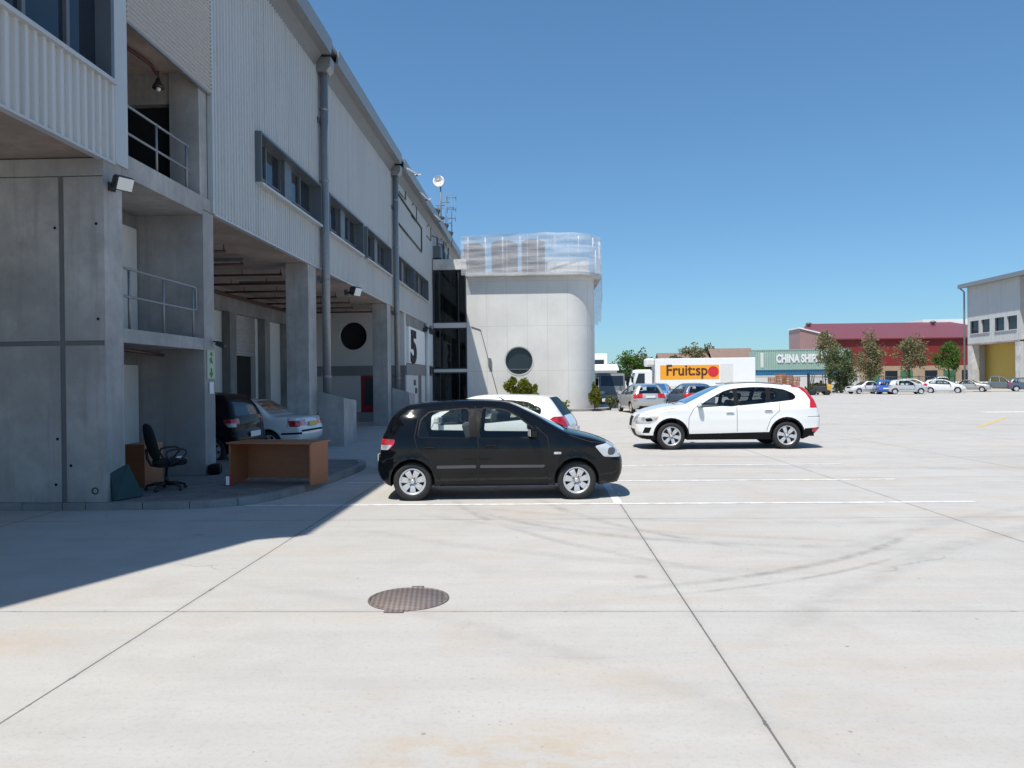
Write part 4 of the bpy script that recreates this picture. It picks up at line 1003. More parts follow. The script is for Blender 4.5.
# end wall with the round window and the red door
b = MB(); EY = 35.2; cx, cz, cr = -8.55, 3.92, .64
ring = []; N = 32
out = []
for k in range(N):
    a = 2 * PI * k / N; ring.append((cx + cr * math.cos(a), cz + cr * math.sin(a)))
    dx, dz = math.cos(a), math.sin(a); tt = min([(v - o_) / d for v, o_, d in ((FX - .2, cx, dx), (BX, cx, dx), (4.99, cz, dz), (2.54, cz, dz)) if abs(d) > 1e-6 and (v - o_) / d > 0]); out.append((cx + dx * tt, cz + dz * tt))
for k in range(N):
    k2 = (k + 1) % N; q = [ring[k], ring[k2], out[k2], out[k]]
    b.face([(x, EY, z_) for x, z_ in q]); b.face([(ring[k][0], EY, ring[k][1]), (ring[k2][0], EY, ring[k2][1]), (ring[k2][0], EY + .3, ring[k2][1]), (ring[k][0], EY + .3, ring[k][1])])
for (xx, zz) in ((FX - .2, 4.99), (BX, 4.99), (BX, 2.54), (FX - .2, 2.54)):
    b.face([(xx, EY, zz)] + [(x, EY, z_) for x, z_ in sorted(out, key=lambda p: math.hypot(p[0] - xx, p[1] - zz))[:2]])
b.box(BX, EY, .40, -8.22, EY + .1, 2.09); b.box(-7.55, EY, .40, FX - .2, EY + .1, 2.09)
b.box(BX, EY - .03, 2.09, FX - .2, EY + .1, 2.54, M['band']); b.box(BX, EY - .02, 0, FX - .2, EY + .1, .40, M['concrete_d'])
part(b, 'end_wall', M['plaster'], W)
b = MB(); b.lathe([(0, .25), (cr, .25)], 32, 'Y', (cx, EY, cz)); part(b, 'round_window', M['black'], W)
b = MB(); b.box(-8.22, EY + .03, .40, -8.06, EY + .07, 2.09); b.box(-8.06, EY + .03, .40, -7.55, EY + .07, .72); b.box(-8.06, EY + .03, 1.98, -7.55, EY + .07, 2.09); b.box(-7.63, EY + .03, .72, -7.55, EY + .07, 1.98)
d = part(b, 'door', M['reddoor'], W); g = MB(); g.box(-8.06, EY + .045, .72, -7.63, EY + .055, 1.98); g.build('pane', M['dglass'], d)
b = MB(); b.box(-8.6, EY - .35, 0, -7.3, EY - .021, .38); b.box(-8.6, EY - .7, 0, -7.3, EY - .351, .19); part(b, 'door_step', M['concrete'], W)
# ground floor beside the glazed link: grey cheek, white panel with the big figure, doors
b = MB(); b.box(-10.5, EY + .32, 0, FX - .06, 44.3, 4.99, M['plaster'])
b.box(FX - .19, EY, 2.54, FX, EY + .3, 4.99, M['plaster']); b.box(-7.1, EY - .06, 2.54, FX, EY - .002, 4.99, M['offwhite']); b.box(-7.1, EY - .06, 0, FX, EY - .002, 2.53, M['concrete_d'])
b.box(FX - .05, EY + .3, 2.1, FX + .02, 44.28, 2.66, M['band']); b.box(FX - .05, EY + .3, 4.42, FX - .02, 44.28, 4.99, M['concrete_d'])
b.box(FX - .05, EY + .3, 0, FX, 39.0, 2.1, M['plaster']); b.box(FX - .05, 40.1, 0, FX, 44.28, 2.1, M['plaster'])
part(b, 'ground_floor_wall', None, W)
b = MB(); b.box(FX - .03, 39.0, 0, FX - .01, 40.1, 2.1); part(b, 'door', M['dgalv'], W)
b = MB(); b.box(FX - .05, 36.1, 2.67, FX + .05, 41.1, 4.41); sg = part(b, 'number_panel', M['white'], W)
tx = text_mesh('5', 1.52, .03, .045, 1.75)
tx.build('number', M['seam'], sg, (FX + .052, 36.42, 2.76), (0, 0, R(90)))
b = MB(); b.box(FX - .05, 41.9, 2.67, FX + .045, 44.2, 4.55); part(b, 'white_panel', M['white'], W)
b = MB(); b.tube([(FX + .1, 41.5, 0), (FX + .1, 41.5, 4.9)], .12, 8); part(b, 'downpipe', M['offwhite'], W)
b = MB(); b.box(FX + .02, 42.3, 2.2, FX + .18, 43.1, 2.62); part(b, 'wall_box', M['dsteel'], W)
for (y, z) in ((37.6, 1.75), (38.0, 1.35)): b = MB(); b.box(FX, y, z - .15, FX + .03, y + .5, z + .12); part(b, 'wall_sign', M['dsteel'], W)
for y in (41.0, 42.4, 43.3): b = MB(); b.rbox((FX + .14, y, 4.6), (.22, .2, .3), (0, R(30), 0), None, .03); b.box(FX - .02, y - .03, 4.6, FX + .1, y + .03, 4.66); part(b, 'wall_lamp', M['dsteel'], W)
# downpipes with rainwater heads, brackets, and the concrete guards round their feet
for y in (21.45, 32.25):
    b = MB(); X = -5.96; b.tube([(X, y, 0), (X, y, 10.45)], .115, 18)
    for z in (1.9, 4.6, 7.4, 9.4): b.lathe([(.118, 0), (.126, .01), (.126, .06), (.118, .07)], 18, 'Z', (X, y, z))
    dp = part(b, 'downpipe', M['galv'], W)
    for z in (2.0, 4.66, 9.1):
        b = MB(); b.box(FX - .02, y - .17, z - .06, X - .10, y - .11, z + .1); b.box(FX - .02, y + .11, z - .06, X - .10, y + .17, z + .1); b.box(X - .16, y - .17, z, X - .131, y + .17, z + .06); b.build('bracket', M['dgalv'], dp)
    b = MB(); b.prism([(FX + .05, 10.84), (-5.70, 10.84), (-5.72, 10.58), (-5.82, 10.45), (FX + .05, 10.45)], y - .21, y + .21, None, 'Y'); b.build('rainwater_head', M['galv'], dp)
    b = MB(); yb = y - .28
    pts0 = [(-6.12, 1.53), (-5.42, 1.33)]
    b.prism([(FX + .01, 0), (-5.42, 0), (-5.42, 1.33), (FX + .01, 1.53)], yb, yb + .12, None, 'Y')
    b.prism([(yb + .121, 0), (yb + 1.45, 0), (yb + 1.45, 1.24), (yb + .121, 1.33)], -5.54, -5.42, None, 'X')
    part(b, 'guard_wall', M['concrete'], W)
# eaves gutter in lengths, soffit flashing, roof
for (y0, y1, dz) in ((4.1, 21.1, 0), (21.8, 31.9, .02), (32.6, 60, .05)):
    b = MB(); zz = 10.84 + dz
    sec = [(-5.98, zz + .02), (-5.64, zz), (-5.60, zz + .38), (-5.62, zz + .40), (-5.66, zz + .38), (-5.69, zz + .04), (-5.96, zz + .06)]
    b.prism(sec, y0, y1, None, 'Y'); part(b, 'gutter', M['galv'], W)
    b = MB(); b.face([(FX + .03, y0, 10.55), (FX + .03, y1, 10.55), (-5.90, y1, zz + .015), (-5.90, y0, zz + .015)]); part(b, 'eaves_flashing', M['dgalv'], W, fix=False)  # darker steel puts the shade under the eaves into the colour
b = MB(); re = [(-5.68, 60), (-5.68, 4.05), (-6.12, 3.82), (-7.17, 1.28), (-9.4, -4), (-26, -4), (-26, 60)]
def rz_(x): return 11.12 + (-5.68 - x) * .09
lo = [(x, y, rz_(x)) for x, y in re]; hi = [(x, y, z + .12) for x, y, z in lo]
b.face(lo[::-1]); b.face(hi)
for i in range(len(re)): k2 = (i + 1) % len(re); b.face([lo[i], lo[k2], hi[k2], hi[i]])
part(b, 'roof', M['galv'], W)
b = MB(); b.prism([(-6.2, 4.09), (-6.7, 3.7), (-7.7, 1.3), (-9.9, -3.9), (-26, -3.9), (-26, 4.09)], 5.0, 11.0); part(b, 'inner_wall', M['sheet'], W)
b = MB(); b.box(-26, 4.1, 0, -14.02, 60, 11.0); part(b, 'rear_wall', M['sheet'], W)
b = MB(); b.tube([(FX + .06, 32.8, 10.05), (FX + .06, 40.2, 9.85), (FX + .06, 40.2, 8.6), (FX + .06, 32.6, 8.75)], .05, 6); part(b, 'conduit', M['dsteel'], W)
for (y, z, y2, z2) in ((35.5, 11.36, 32.6, 10.86), (38.7, 10.98, 36.3, 10.74), (43.85, 10.98, 41.0, 10.72)):
    b = MB(); b.tube([(FX + .05, y, z - 1.15), (FX + .05, y, z - .1), (-5.5, y, z - .02)], .035, 6); b.tube([(FX + .05, y - 1.6, z - 1.15), (FX + .05, y, z - 1.15)], .03, 5); b.tube([(FX + .05, y - 1.4, z - .6), (FX + .05, y - .1, z - .1)], .025, 5)
    part(b, 'cable_bracket', M['dsteel'], W)
    b = MB(); b.tube([(-5.5, y2, z2), (-5.5, y, z)], .035, 6); b.tube([(-6.05, y + .02, z - .06), (-5.35, y + .02, z + .02)], .035, 6); part(b, 'roof_rail', M['white'], W)
for y in (43.6, 45.6, 47.7, 50.2):
    b = MB(); b.rbox((-5.72, y, 11.42), (.35, .3, .4), (0, R(20), 0), None, .05); part(b, 'roof_vent', M['dsteel'], W)
b = MB()
for (y0, z0) in ((45.2, 9.1), (47.5, 9.3)):
    b.tube([(FX + .25, y0, 8.9), (FX + .25, y0, 10.3)], .06, 6); b.box(FX + .02, y0 - .5, 9.0, FX + .5, y0 + .3, 9.7); b.tube([(FX + .1, y0 - 1, 10.2), (FX + .4, y0 + 1, 10.25)], .04, 5)
    b.tube([(FX + .4, y0 + .8, 8.9), (FX + .4, y0 + 1.6, 9.9)], .04, 5); b.tube([(FX + .4, y0 + 1.9, 8.9), (FX + .4, y0 + 1.9, 10.4)], .05, 5)
part(b, 'roof_plant', M['dgalv'], W)

# lamps, camera and signs fixed to it
def floodlight(loc, rz, label, tilt, sc=1., face='lens'):
    t = thing('floodlight', label, 'floodlight', loc, rz, 'floodlights on the warehouse'); t.scale = (sc, sc, sc)
    b = MB(); b.rbox((0, .17, 0), (.30, .13, .24), (tilt, 0, 0), None, .02)
    for k in range(5): b.rbox((-.12 + k * .06, .09, .02), (.012, .07, .2), (tilt, 0, 0))
    b.build('lamp_housing', M['dsteel'], t)
    b = MB(); b.rbox((0, .17 + .068 * math.cos(tilt), .068 * math.sin(tilt)), (.27, .012, .205), (tilt, 0, 0), None, .004); b.build('lens', M[face], t)
    b = MB(); b.tube([(-.17, .17, 0), (-.17, .03, -.04), (.17, .03, -.04), (.17, .17, 0)], .014, 6); b.tube([(0, .03, -.04), (0, -.12, -.02)], .025, 6); b.box(-.06, -.16, -.09, .06, -.12, .06); b.build('bracket', M['dsteel'], t)
    return t
floodlight((-6.0, 10.80, 4.62), R(-118), 'bright floodlight on the corner of the nearest concrete wall', R(-22), .85)
floodlight((-5.96, 24.3, 4.66), R(-112), 'white floodlight hanging under the cladding edge between the round pipes', R(-20), 1.2, 'white')
t = thing('bay_lamp', 'small dark lamp under the ceiling of the open upper stair bay', 'lamp', (-6.75, 13.55, 7.12))
b = MB(); b.lathe([(0, .12), (.03, .12), (.05, .05), (.10, -.02), (.10, -.06), (0, -.05)], 14); b.tube([(0, 0, .1), (0, 0, .25)], .015, 6); b.build('lamp_shade', M['dsteel'], t)
b = MB(); b.sphere((0, 0, -.07), .045); b.build('bulb', M['lens'], t)
t = thing('security_camera', 'small dark camera on the column above the exit sign', 'camera', (FX + .04, 14.34, 2.50))
b = MB(); b.rbox((.13, -.05, 0), (.22, .09, .09), (0, R(20), R(-20)), None, .02); b.build('housing', M['dsteel'], t)
b = MB(); b.tube([(-.03, 0, .06), (.05, 0, .06), (.1, -.02, .03)], .015, 6); b.build('bracket', M['dsteel'], t)
t = thing('exit_sign', 'narrow pale green emergency sign with arrow on the concrete column', 'sign', (FX + .012, 14.2, 1.86))
b = MB(); b.box(-.005, -.17, 0, .006, .17, .54); b.build('board', M['signgreen'], t)
b = MB(); m_ = M['signdark']
b.prism([(-.03, .2), (.03, .2), (.03, .11), (.09, .11), (0, .02), (-.09, .11), (-.03, .11)], .0065, .009, m_, 'X')
b.prism([(-.03, .28), (.02, .30), (.08, .27), (.05, .34), (.02, .40), (-.04, .40), (-.08, .34), (-.04, .33)], .0065, .009, m_, 'X'); b.lathe([(0, .009), (.04, .009), (.04, .0065)], 10, 'X', (0, .01, .46), m_)
b.build('pictogram', None, t)
b = MB(); b.box(FX + .012, 14.12, 1.58, FX + .02, 14.3, 1.80); tag(b.build('notice', M['plate']), 'small white notice below the exit sign on the column', 'notice')

# dish and aerials on the warehouse roof
t = thing('satellite_dish', 'round white dish antenna on a pole above the warehouse roof', 'antenna', (-6.02, 48, 11.2))
b = MB(); b.tube([(0, 0, -.6), (0, 0, 3.0)], .04, 8); b.tube([(0, 0, 1.8), (.5, .1, 1.8)], .025, 6); b.tube([(-.3, 0, 1.6), (.25, 0, 1.6)], .03, 6); b.build('pole', M['dgalv'], t)
b = MB(); b.lathe([(0, .14), (.14, .12), (.26, .06), (.36, -.02), (.37, -.03), (.26, .045), (.14, .10), (0, .12)], 28, 'Y', (-.1, -.12, 3.08)); b.build('reflector', M['white'], t)
b = MB(); b.tube([(-.1, -.12, 3.08), (-.1, -.34, 3.08)], .03, 6); b.lathe([(0, -.36), (.07, -.34), (.07, -.30), (0, -.3)], 10, 'Y', (-.1, -.06, 3.08), M['orange']); b.build('feed_horn', M['dgalv'], t)
for (x, y, h, lab, arms) in ((-5.95, 50, 3.0, 'thin aerial mast just right of the white dish', ((2.2, .5), (1.2, .35))), (-5.62, 50.4, 3.3, 'rightmost thin aerial mast with short cross arms on the roof', ((2.95, .3), (2.2, .28), (1.6, .25)))):
    t = thing('aerial_mast', lab, 'antenna', (x, y, 10.9), 0, 'aerial masts on the warehouse roof')
    b = MB(); b.tube([(0, 0, -.3), (0, 0, h)], .035, 6); b.build('mast', M['dgalv'], t)
    for (z, a) in arms:
        b = MB(); b.tube([(-a, 0, z), (a, 0, z)], .022, 5); b.tube([(-a, 0, z - .25), (-a, 0, z + .35)], .02, 5); b.tube([(a, 0, z - .2), (a, 0, z + .25)], .02, 5); b.build('cross_arm', M['dgalv'], t)

# ------------------------------------------------------------------ loose furniture on the pavement
t = thing('desk', 'orange wood desk standing open side to the yard on the kerb', 'desk', (-4.36, 12.72, .096), R(-9))
b = MB(); b.rbox((0, .0, .685), (1.52, .72, .028), (0, 0, 0), None, .004); b.build('desk_top', M['wood'], t)
for x in (-.71, .71): b = MB(); b.rbox((x, 0, .335), (.028, .66, .67), (0, 0, 0), None, .003); b.build('side_panel', M['wood'], t)
b = MB(); b.rbox((0, .22, .36), (1.385, .02, .61), (0, 0, 0), None, .002); b.build('back_panel', M['wood'], t)
t = thing('carton', 'small red and white carton at the left foot of the desk', 'carton', (-5.06, 12.36, .096), R(20))
b = MB(); b.box(-.05, -.035, 0, .05, .035, .17, M['reddoor'], .004); b.build('box', None, t)
b = MB(); b.box(-.051, -.037, .02, 0, -.0355, .16); b.box(-.0515, -.03, .02, -.0508, .03, .16); b.build('wrapper', M['white'], t)
t = thing('cabinet', 'wooden cabinet with open dark front behind the office chair', 'cabinet', (-6.70, 12.5, .096))
b = MB(); b.box(-.03, -.3, 0, .32, .3, .70, None, .004); b.build('body', M['wood'], t)
b = MB(); b.box(-.36, -.3, 0, -.031, .3, .66, None, .004); b.build('open_front', M['fabric'], t)
t = thing('leaning_board', 'dark green board leaning against the foot of the concrete wall', 'board', (-6.06, 11.0, .1))
b = MB(); q = [(-.03, -.24, 0), (.13, .24, 0), (-.115, .26, .47), (-.125, -.21, .42)]; nrm = Vector((.04, -.008, .012))
lo = [Vector(v) for v in q]; hi = [v + nrm for v in lo]
b.face(lo); b.face(hi)
for i in range(4): b.face([lo[i], lo[(i + 1) % 4], hi[(i + 1) % 4], hi[i]])
b.build('board', M['green'], t)
b = MB(); b.rbox((-6.0, 14.0, .19), (.22, .3, .19), (0, 0, .2), None, .05); tag(b.build('rubber_block', M['trim']), 'dark rubber block on the pavement at the column foot', 'block')

t = thing('office_chair', 'black fabric office swivel chair with looped armrests by the concrete wall', 'chair', (-5.90, 11.95, .096), R(36))
b = MB()
for k in range(5):
    a = 2 * PI * k / 5 + .25; ca, sa = math.cos(a), math.sin(a)
    b.tube([(.03 * ca, .03 * sa, .10), (.17 * ca, .17 * sa, .10), (.30 * ca, .30 * sa, .065)], [.032, .026, .018], 8)
base = b.build('base', M['blackpl'], t)
for k in range(5):
    a = 2 * PI * k / 5 + .25; c = MB(); p = Vector((.30 * math.cos(a), .30 * math.sin(a), .028))
    for s in (-1, 1): c.lathe([(0, -.01), (.026, -.01), (.028, 0), (.026, .01), (0, .01)], 12, 'Y', p + Vector((0, .016 * s, 0)))
    c.tube([p, p + Vector((0, 0, .045))], .01, 6); c.build('castor', M['blackpl'], base)
b = MB(); b.tube([(0, 0, .09), (0, 0, .25), (0, 0, .251), (0, 0, .38)], [.035, .03, .02, .02], 10); b.box(-.12, -.09, .36, .12, .09, .40, None, .01); b.build('gas_lift', M['blackpl'], t)
def cushion(w_, d_, h_, pw=3.2):
    m_ = MB(); bmesh.ops.create_cube(m_.bm, size=2); bmesh.ops.subdivide_edges(m_.bm, edges=m_.bm.edges[:], cuts=7, use_grid_fill=True)
    for v in m_.bm.verts:
        p = v.co; L = (abs(p.x) ** pw + abs(p.y) ** pw + abs(p.z) ** pw) ** (1 / pw); p /= L; v.co = (p.x * w_ / 2, p.y * d_ / 2, p.z * h_ / 2)
    for f in m_.bm.faces: f.smooth = True
    return m_
b = MB(); b.join(cushion(.50, .48, .12), Matrix.Translation((.05, 0, .44))); b.build('seat', M['fabric'], t)
b = MB(); c = cushion(.10, .45, .60)
for v in c.bm.verts: v.co.x += .05 * (v.co.z / .3) ** 2 * .5 + .06 * (v.co.y / .22) ** 2
b.join(c, Matrix.Translation((-.25, 0, .76)) @ Matrix.Rotation(R(-14), 4, 'Y')); b.build('backrest', M['fabric'], t)
b = MB(); b.tube([(-.05, 0, .37), (-.22, 0, .40), (-.27, 0, .50), (-.29, 0, .66)], .022, 8); b.build('back_bar', M['blackpl'], t)
for s in (-1, 1):
    b = MB(); y = s * .28
    b.tube([(.0, y * .8, .40), (.02, y, .43), (.17, y, .50), (.245, y, .58), (.24, y, .635), (.18, y, .655), (.05, y, .65), (-.03, y, .63), (-.05, y, .58), (-.01, y, .50), (.03, y, .44)], .016, 8); b.build('armrest', M['blackpl'], t)
b = MB(); b.rbox((-5.72, 12.05, .60), (.10, .13, .03), (0, 0, .3), None, .006); tag(b.build('paper_packet', M['white']), 'small white packet lying on the seat of the office chair', 'packet')
# ------------------------------------------------------------------ round-cornered concrete building
RB = thing('round_corner_building', 'pale concrete building with a rounded corner and a round window, netting on its roof', 'building', (-.4, 50, 0))
def mat_round():
    k = NT('pale_concrete_joints'); p = k.pos(); s_ = k.n('ShaderNodeSeparateXYZ'); k.l(p, s_.inputs[0])
    col = (.66, .645, .615); big = k.noise(p, .5, 6, .62); st = k.noise(k.mapping(p, (2.5, 2.5, .25)), 1.2, 5, .6)
    c = k.mix(k.ramp(big, .3, .7), c4([x * .9 for x in col]), c4([x * 1.08 for x in col])); c = k.mix(k.ramp(st, .55, .8, 0, .35), c, c4([x * .78 for x in col]))
    def jn(v, off, pitch):
        t = k.math('FRACT', k.math('ADD', k.math('DIVIDE', k.math('SUBTRACT', v, off), pitch), .5)); return k.math('LESS_THAN', k.math('MULTIPLY', k.math('ABSOLUTE', k.math('SUBTRACT', t, .5)), pitch), .018)
    j = k.math('MAXIMUM', jn(s_.outputs[0], -4.15, 1.17), jn(s_.outputs[2], 4.95, 2.6))
    c = k.mix(k.math('MULTIPLY', j, .3), c, (.33, .32, .30, 1)); k.bsdf(c, .85); return k.m
M['round'] = mat_round()
def plan(e, back=60.0, left=-4.15):
    r = 1.7 + e; P = [(left, 44.5 - e)]
    P += [(1.65 + r * math.sin(a), 46.2 - r * math.cos(a)) for a in [PI / 2 * k / 16 for k in range(17)]]
    return P + [(3.35 + e, back), (left, back)]
b = MB(); pp = plan(0); pcx, pcz, pcr = -1.14, 2.92, .79
n_ = len(pp)
for i in range(1, n_):
    (xa, ya), (xb, yb) = pp[i], pp[(i + 1) % n_]; f = b.face([(xa, ya, 0), (xb, yb, 0), (xb, yb, 7.85), (xa, ya, 7.85)]); f.smooth = 1 <= i <= 17
b.face([(x, y, 7.85) for x, y in pp])
N = 32; ring = [(pcx + pcr * math.cos(2 * PI * k / N), pcz + pcr * math.sin(2 * PI * k / N)) for k in range(N)]; out = []
for k in range(N):
    dx, dz = math.cos(2 * PI * k / N), math.sin(2 * PI * k / N)
    tt = min([(v - o_) / d for v, o_, d in ((1.65, pcx, dx), (-4.15, pcx, dx), (7.85, pcz, dz), (0, pcz, dz)) if abs(d) > 1e-6 and (v - o_) / d > 0]); out.append((pcx + dx * tt, pcz + dz * tt))
for k in range(N):
    k2 = (k + 1) % N
    b.face([(x, 44.5, z_) for x, z_ in (ring[k], ring[k2], out[k2], out[k])])
    b.face([(ring[k][0], 44.5, ring[k][1]), (ring[k2][0], 44.5, ring[k2][1]), (ring[k2][0], 44.85, ring[k2][1]), (ring[k][0], 44.85, ring[k][1])])
for (xx, zz) in ((1.65, 7.85), (-4.15, 7.85), (-4.15, 0), (1.65, 0)):
    b.face([(xx, 44.5, zz)] + [(x, 44.5, z_) for x, z_ in sorted([o for o in out if abs(o[0] - xx) < 1e-4 or abs(o[1] - zz) < 1e-4], key=lambda p: math.hypot(p[0] - xx, p[1] - zz)) if True][:0] + [(x, 44.5, z_) for x, z_ in [min([o for o in out if abs(o[0] - xx) < 1e-4], key=lambda p: abs(p[1] - zz)), min([o for o in out if abs(o[1] - zz) < 1e-4], key=lambda p: abs(p[0] - xx))]])
part(b, 'concrete_wall', M['round'], RB)
b = MB(); b.lathe([(pcr + .05, -.02), (pcr + .05, .01), (pcr - .02, .02), (pcr - .03, .2)], 40, 'Y', (pcx, 44.5, pcz)); b.box(pcx - pcr, 44.58, pcz - .50, pcx + pcr, 44.66, pcz - .46)
fr = part(b, 'round_window', M['dgalv'], RB); b = MB(); b.lathe([(0, .16), (pcr, .16)], 40, 'Y', (pcx, 44.5, pcz)); b.build('pane', M['dglass'], fr)
b = MB(); b.prism(plan(.42), 7.80, 8.0); part(b, 'roof_slab', M['concrete_l'], RB)
# netting wrapped round roof posts
path = [(-4.4, 44.08)] + [(x, 44.08) for x in [-4.0 + .25 * k for k in range(23)]] + [(1.65 + 2.12 * math.sin(a), 46.2 - 2.12 * math.cos(a)) for a in [PI / 2 * k / 14 for k in range(1, 15)]] + [(3.77, y) for y in (46.8, 47.5, 48.3, 49.2, 50.2, 51.4, 53)]
b = MB(); rnd = random.Random(3); rows = []; nz = 22
for i, (x, y) in enumerate(path):
    col_ = []; zt = 10.10 + .14 * math.sin(min(i, 38) * .085) + .012 * math.sin(i * 1.1); zl = 7.86 if x < 3.72 else 5.35 + .15 * math.sin(i * 2.1)
    for k in range(nz + 1):
        q = k / nz; z_ = zl + (zt - zl) * q
        d = .05 * math.sin(q * 19 + i * .11 + 1.5 * math.sin(i * .33)) + .035 * math.sin(q * 41 - i * .27) + .05 * math.sin(i * .9 + q * 3)
        d *= .55 * min(1, q * 5); nx, ny_ = (0, -1) if i < 24 else (math.sin(min(1, (i - 24) / 14) * PI / 2), -math.cos(min(1, (i - 24) / 14) * PI / 2))
        col_.append(b.bm.verts.new((x + nx * d, y + ny_ * d - .03 * (ny_ != 0), z_)))
    rows.append(col_)
for a, c in zip(rows[:-1], rows[1:]):
    for k in range(nz): f = b.bm.faces.new((a[k], c[k], c[k + 1], a[k + 1])); f.smooth = True
part(b, 'roof_netting', M['net'], RB, fix=False)
for i in (1, 5, 9, 13, 17, 21, 26, 31, 37, 41, 45):
    if i >= len(path): continue
    x, y = path[i]; b = MB(); b.tube([(x - (.09 if x > 3 else 0), y + (.1 if x <= 3 else 0), 8.0), (x - (.09 if x > 3 else 0), y + (.1 if x <= 3 else 0), 10.05)], .03, 6); part(b, 'net_post', M['white'], RB)
for x, wd, h in ((-3.75, 1.15, 9.9), (-1.95, 1.5, 10.0), (-.25, 1.35, 10.05)):
    b = MB(); b.prism([(x - wd / 2, 8.0), (x + wd / 2, 8.0), (x + wd / 2, h - .18), (x + wd * .2, h), (x - wd * .25, h), (x - wd / 2, h - .15)], 45.0, 46.3, None, 'Y')
    for k in range(4): b.tube([(x - wd / 2 - .01, 44.98, 8.3 + k * .4), (x + wd / 2 + .01, 44.98, 8.3 + k * .4)], .025, 5)
    part(b, 'roof_tank', M['tank'], RB)
b = MB(); b.box(.5, 45.2, 8.0, 3.0, 45.5, 8.75); b.tube([(.3, 44.9, 8.9), (2.8, 45.2, 8.9)], .03, 6); part(b, 'roof_parapet', M['plaster'], RB)
# glazed link
b = MB(); x0, x1 = -6.10, -4.16
b.box(x0, 44.55, 8.28, x1, 52, 8.88); part(b, 'link_roof', M['concrete_l'], RB)
for (za, zb_) in ((4.90, 5.18), (2.32, 2.50)): b = MB(); b.box(x0, 44.55, za, x1, 46, zb_); part(b, 'floor_slab', M['plaster'], RB)
b = MB(); b.box(-6.4, 44.47, 0, x0 + .002, 46.35, 8.27); part(b, 'link_post', M['dsteel'], RB)
for (za, zb_) in ((5.18, 8.28), (2.5, 4.9), (0, 2.32)):
    b = MB(); b.box(x0, 44.62, za, x0 + .08, 44.7, zb_); b.box(x1 - .08, 44.62, za, x1, 44.7, zb_); b.box(x0 + .08, 44.62, zb_ - .07, x1 - .08, 44.7, zb_); b.box(x0 + .08, 44.62, za, x1 - .08, 44.7, za + .07)
    b.box(x0 + .34, 44.62, za + .07, x0 + .40, 44.69, zb_ - .07); b.box(x1 - .5, 44.62, za + .07, x1 - .44, 44.69, zb_ - .07)
    fr = part(b, 'curtain_wall', M['dsteel'], RB); g = MB(); g.box(x0 + .05, 44.655, za, x1 - .05, 44.665, zb_); g.build('pane', M['gtint'], fr)
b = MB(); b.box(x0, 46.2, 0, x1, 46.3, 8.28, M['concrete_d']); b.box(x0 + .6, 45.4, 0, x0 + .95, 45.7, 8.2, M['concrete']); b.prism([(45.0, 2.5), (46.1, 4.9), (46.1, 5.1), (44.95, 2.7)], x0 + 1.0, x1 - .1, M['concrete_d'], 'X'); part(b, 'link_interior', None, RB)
b = MB(); b.tube([(-3.9, 44.47, 4.95), (-3.45, 44.47, 4.80), (-3.35, 44.47, 4.75), (-2.2, 44.47, .2)], .022, 6); b.box(-2.92, 44.38, 2.6, -2.76, 44.49, 3.1); part(b, 'conduit', M['dgalv'], RB)  # thin slanting cast shadow on the wall, built as dark tube and box
b = MB(); b.prism(grow(plan(.9, 62), 0), .004, .12); tag(b.build('pavement', M['kerb']), kind='structure')

# ------------------------------------------------------------------ plants
def leaves(mb, centre, rad, n, size, rnd, clumps=14, squash=1.0, shape=1.0):
    C = []
    for _ in range(clumps):
        while True:
            v = Vector((rnd.uniform(-1, 1), rnd.uniform(-1, 1), rnd.uniform(-1, 1)))
            if .25 < v.length < 1: break
        C.append((Vector((v.x * rad[0], v.y * rad[1], v.z * rad[2])) * .78, rnd.uniform(.15, .38)))
    for i in range(n):
        c, r = C[i % len(C)]; g = Vector((rnd.gauss(0, 1), rnd.gauss(0, 1), rnd.gauss(0, 1))); g = g.normalized() * (rnd.random() ** .45)
        p = Vector(centre) + c + Vector((g.x * rad[0], g.y * rad[1], g.z * rad[2])) * r * 1.25
        a = Vector((rnd.gauss(0, 1), rnd.gauss(0, 1), rnd.gauss(0, 1) * .7)).normalized(); t_ = a.orthogonal().normalized(); s_ = size * rnd.uniform(.6, 1.35)
        bt = a.cross(t_); ro = rnd.uniform(0, PI); u_ = t_ * math.cos(ro) + bt * math.sin(ro); v_ = a.cross(u_)
        mb.face([p + u_ * s_, p + v_ * s_ * .5, p - u_ * s_, p - v_ * s_ * .5])
def tree(name, label, loc, h, rad, n, leaf, seed, group, size=.16, trunk=.12, crown_z=.58, clumps=22):
    rnd = random.Random(seed); t = thing(name, label, 'tree', loc, 0, group)
    b = MB(); cz_ = h * crown_z; b.tube([(0, 0, 0), (.05, .02, h * .25), (-.03, .04, h * .5), (0, 0, h * .8)], [trunk, trunk * .8, trunk * .6, trunk * .2], 8)
    for k in range(9):
        a = rnd.uniform(0, 2 * PI); z0 = h * rnd.uniform(.22, .6); L = rad[0] * rnd.uniform(.5, .9)
        b.tube([(0, 0, z0), (math.cos(a) * L * .5, math.sin(a) * L * .5, z0 + L * .5), (math.cos(a) * L, math.sin(a) * L, z0 + L * .9)], [trunk * .4, trunk * .25, trunk * .08], 6)
    b.build('trunk', M['bark'], t)
    b = MB(); leaves(b, (0, 0, cz_), rad, n, size, rnd, clumps); b.build('crown', leaf, t, fix=False)
    return t
g = 'trees in front of the red building'
tree('leafy_tree', 'wide dark green tree in front of the green container', (34.1, 88, 0), 6.4, (2.05, 2.0, 2.5), 3300, M['leaf_c'], 1, g, .15, .13, .48, 34)
tree('leafy_tree', 'tall thin dusty tree rising behind the wide dark one', (34.0, 91.5, 0), 7.6, (1.6, 1.5, 2.4), 2000, M['leaf_a'], 11, g, .14, .11, .66)
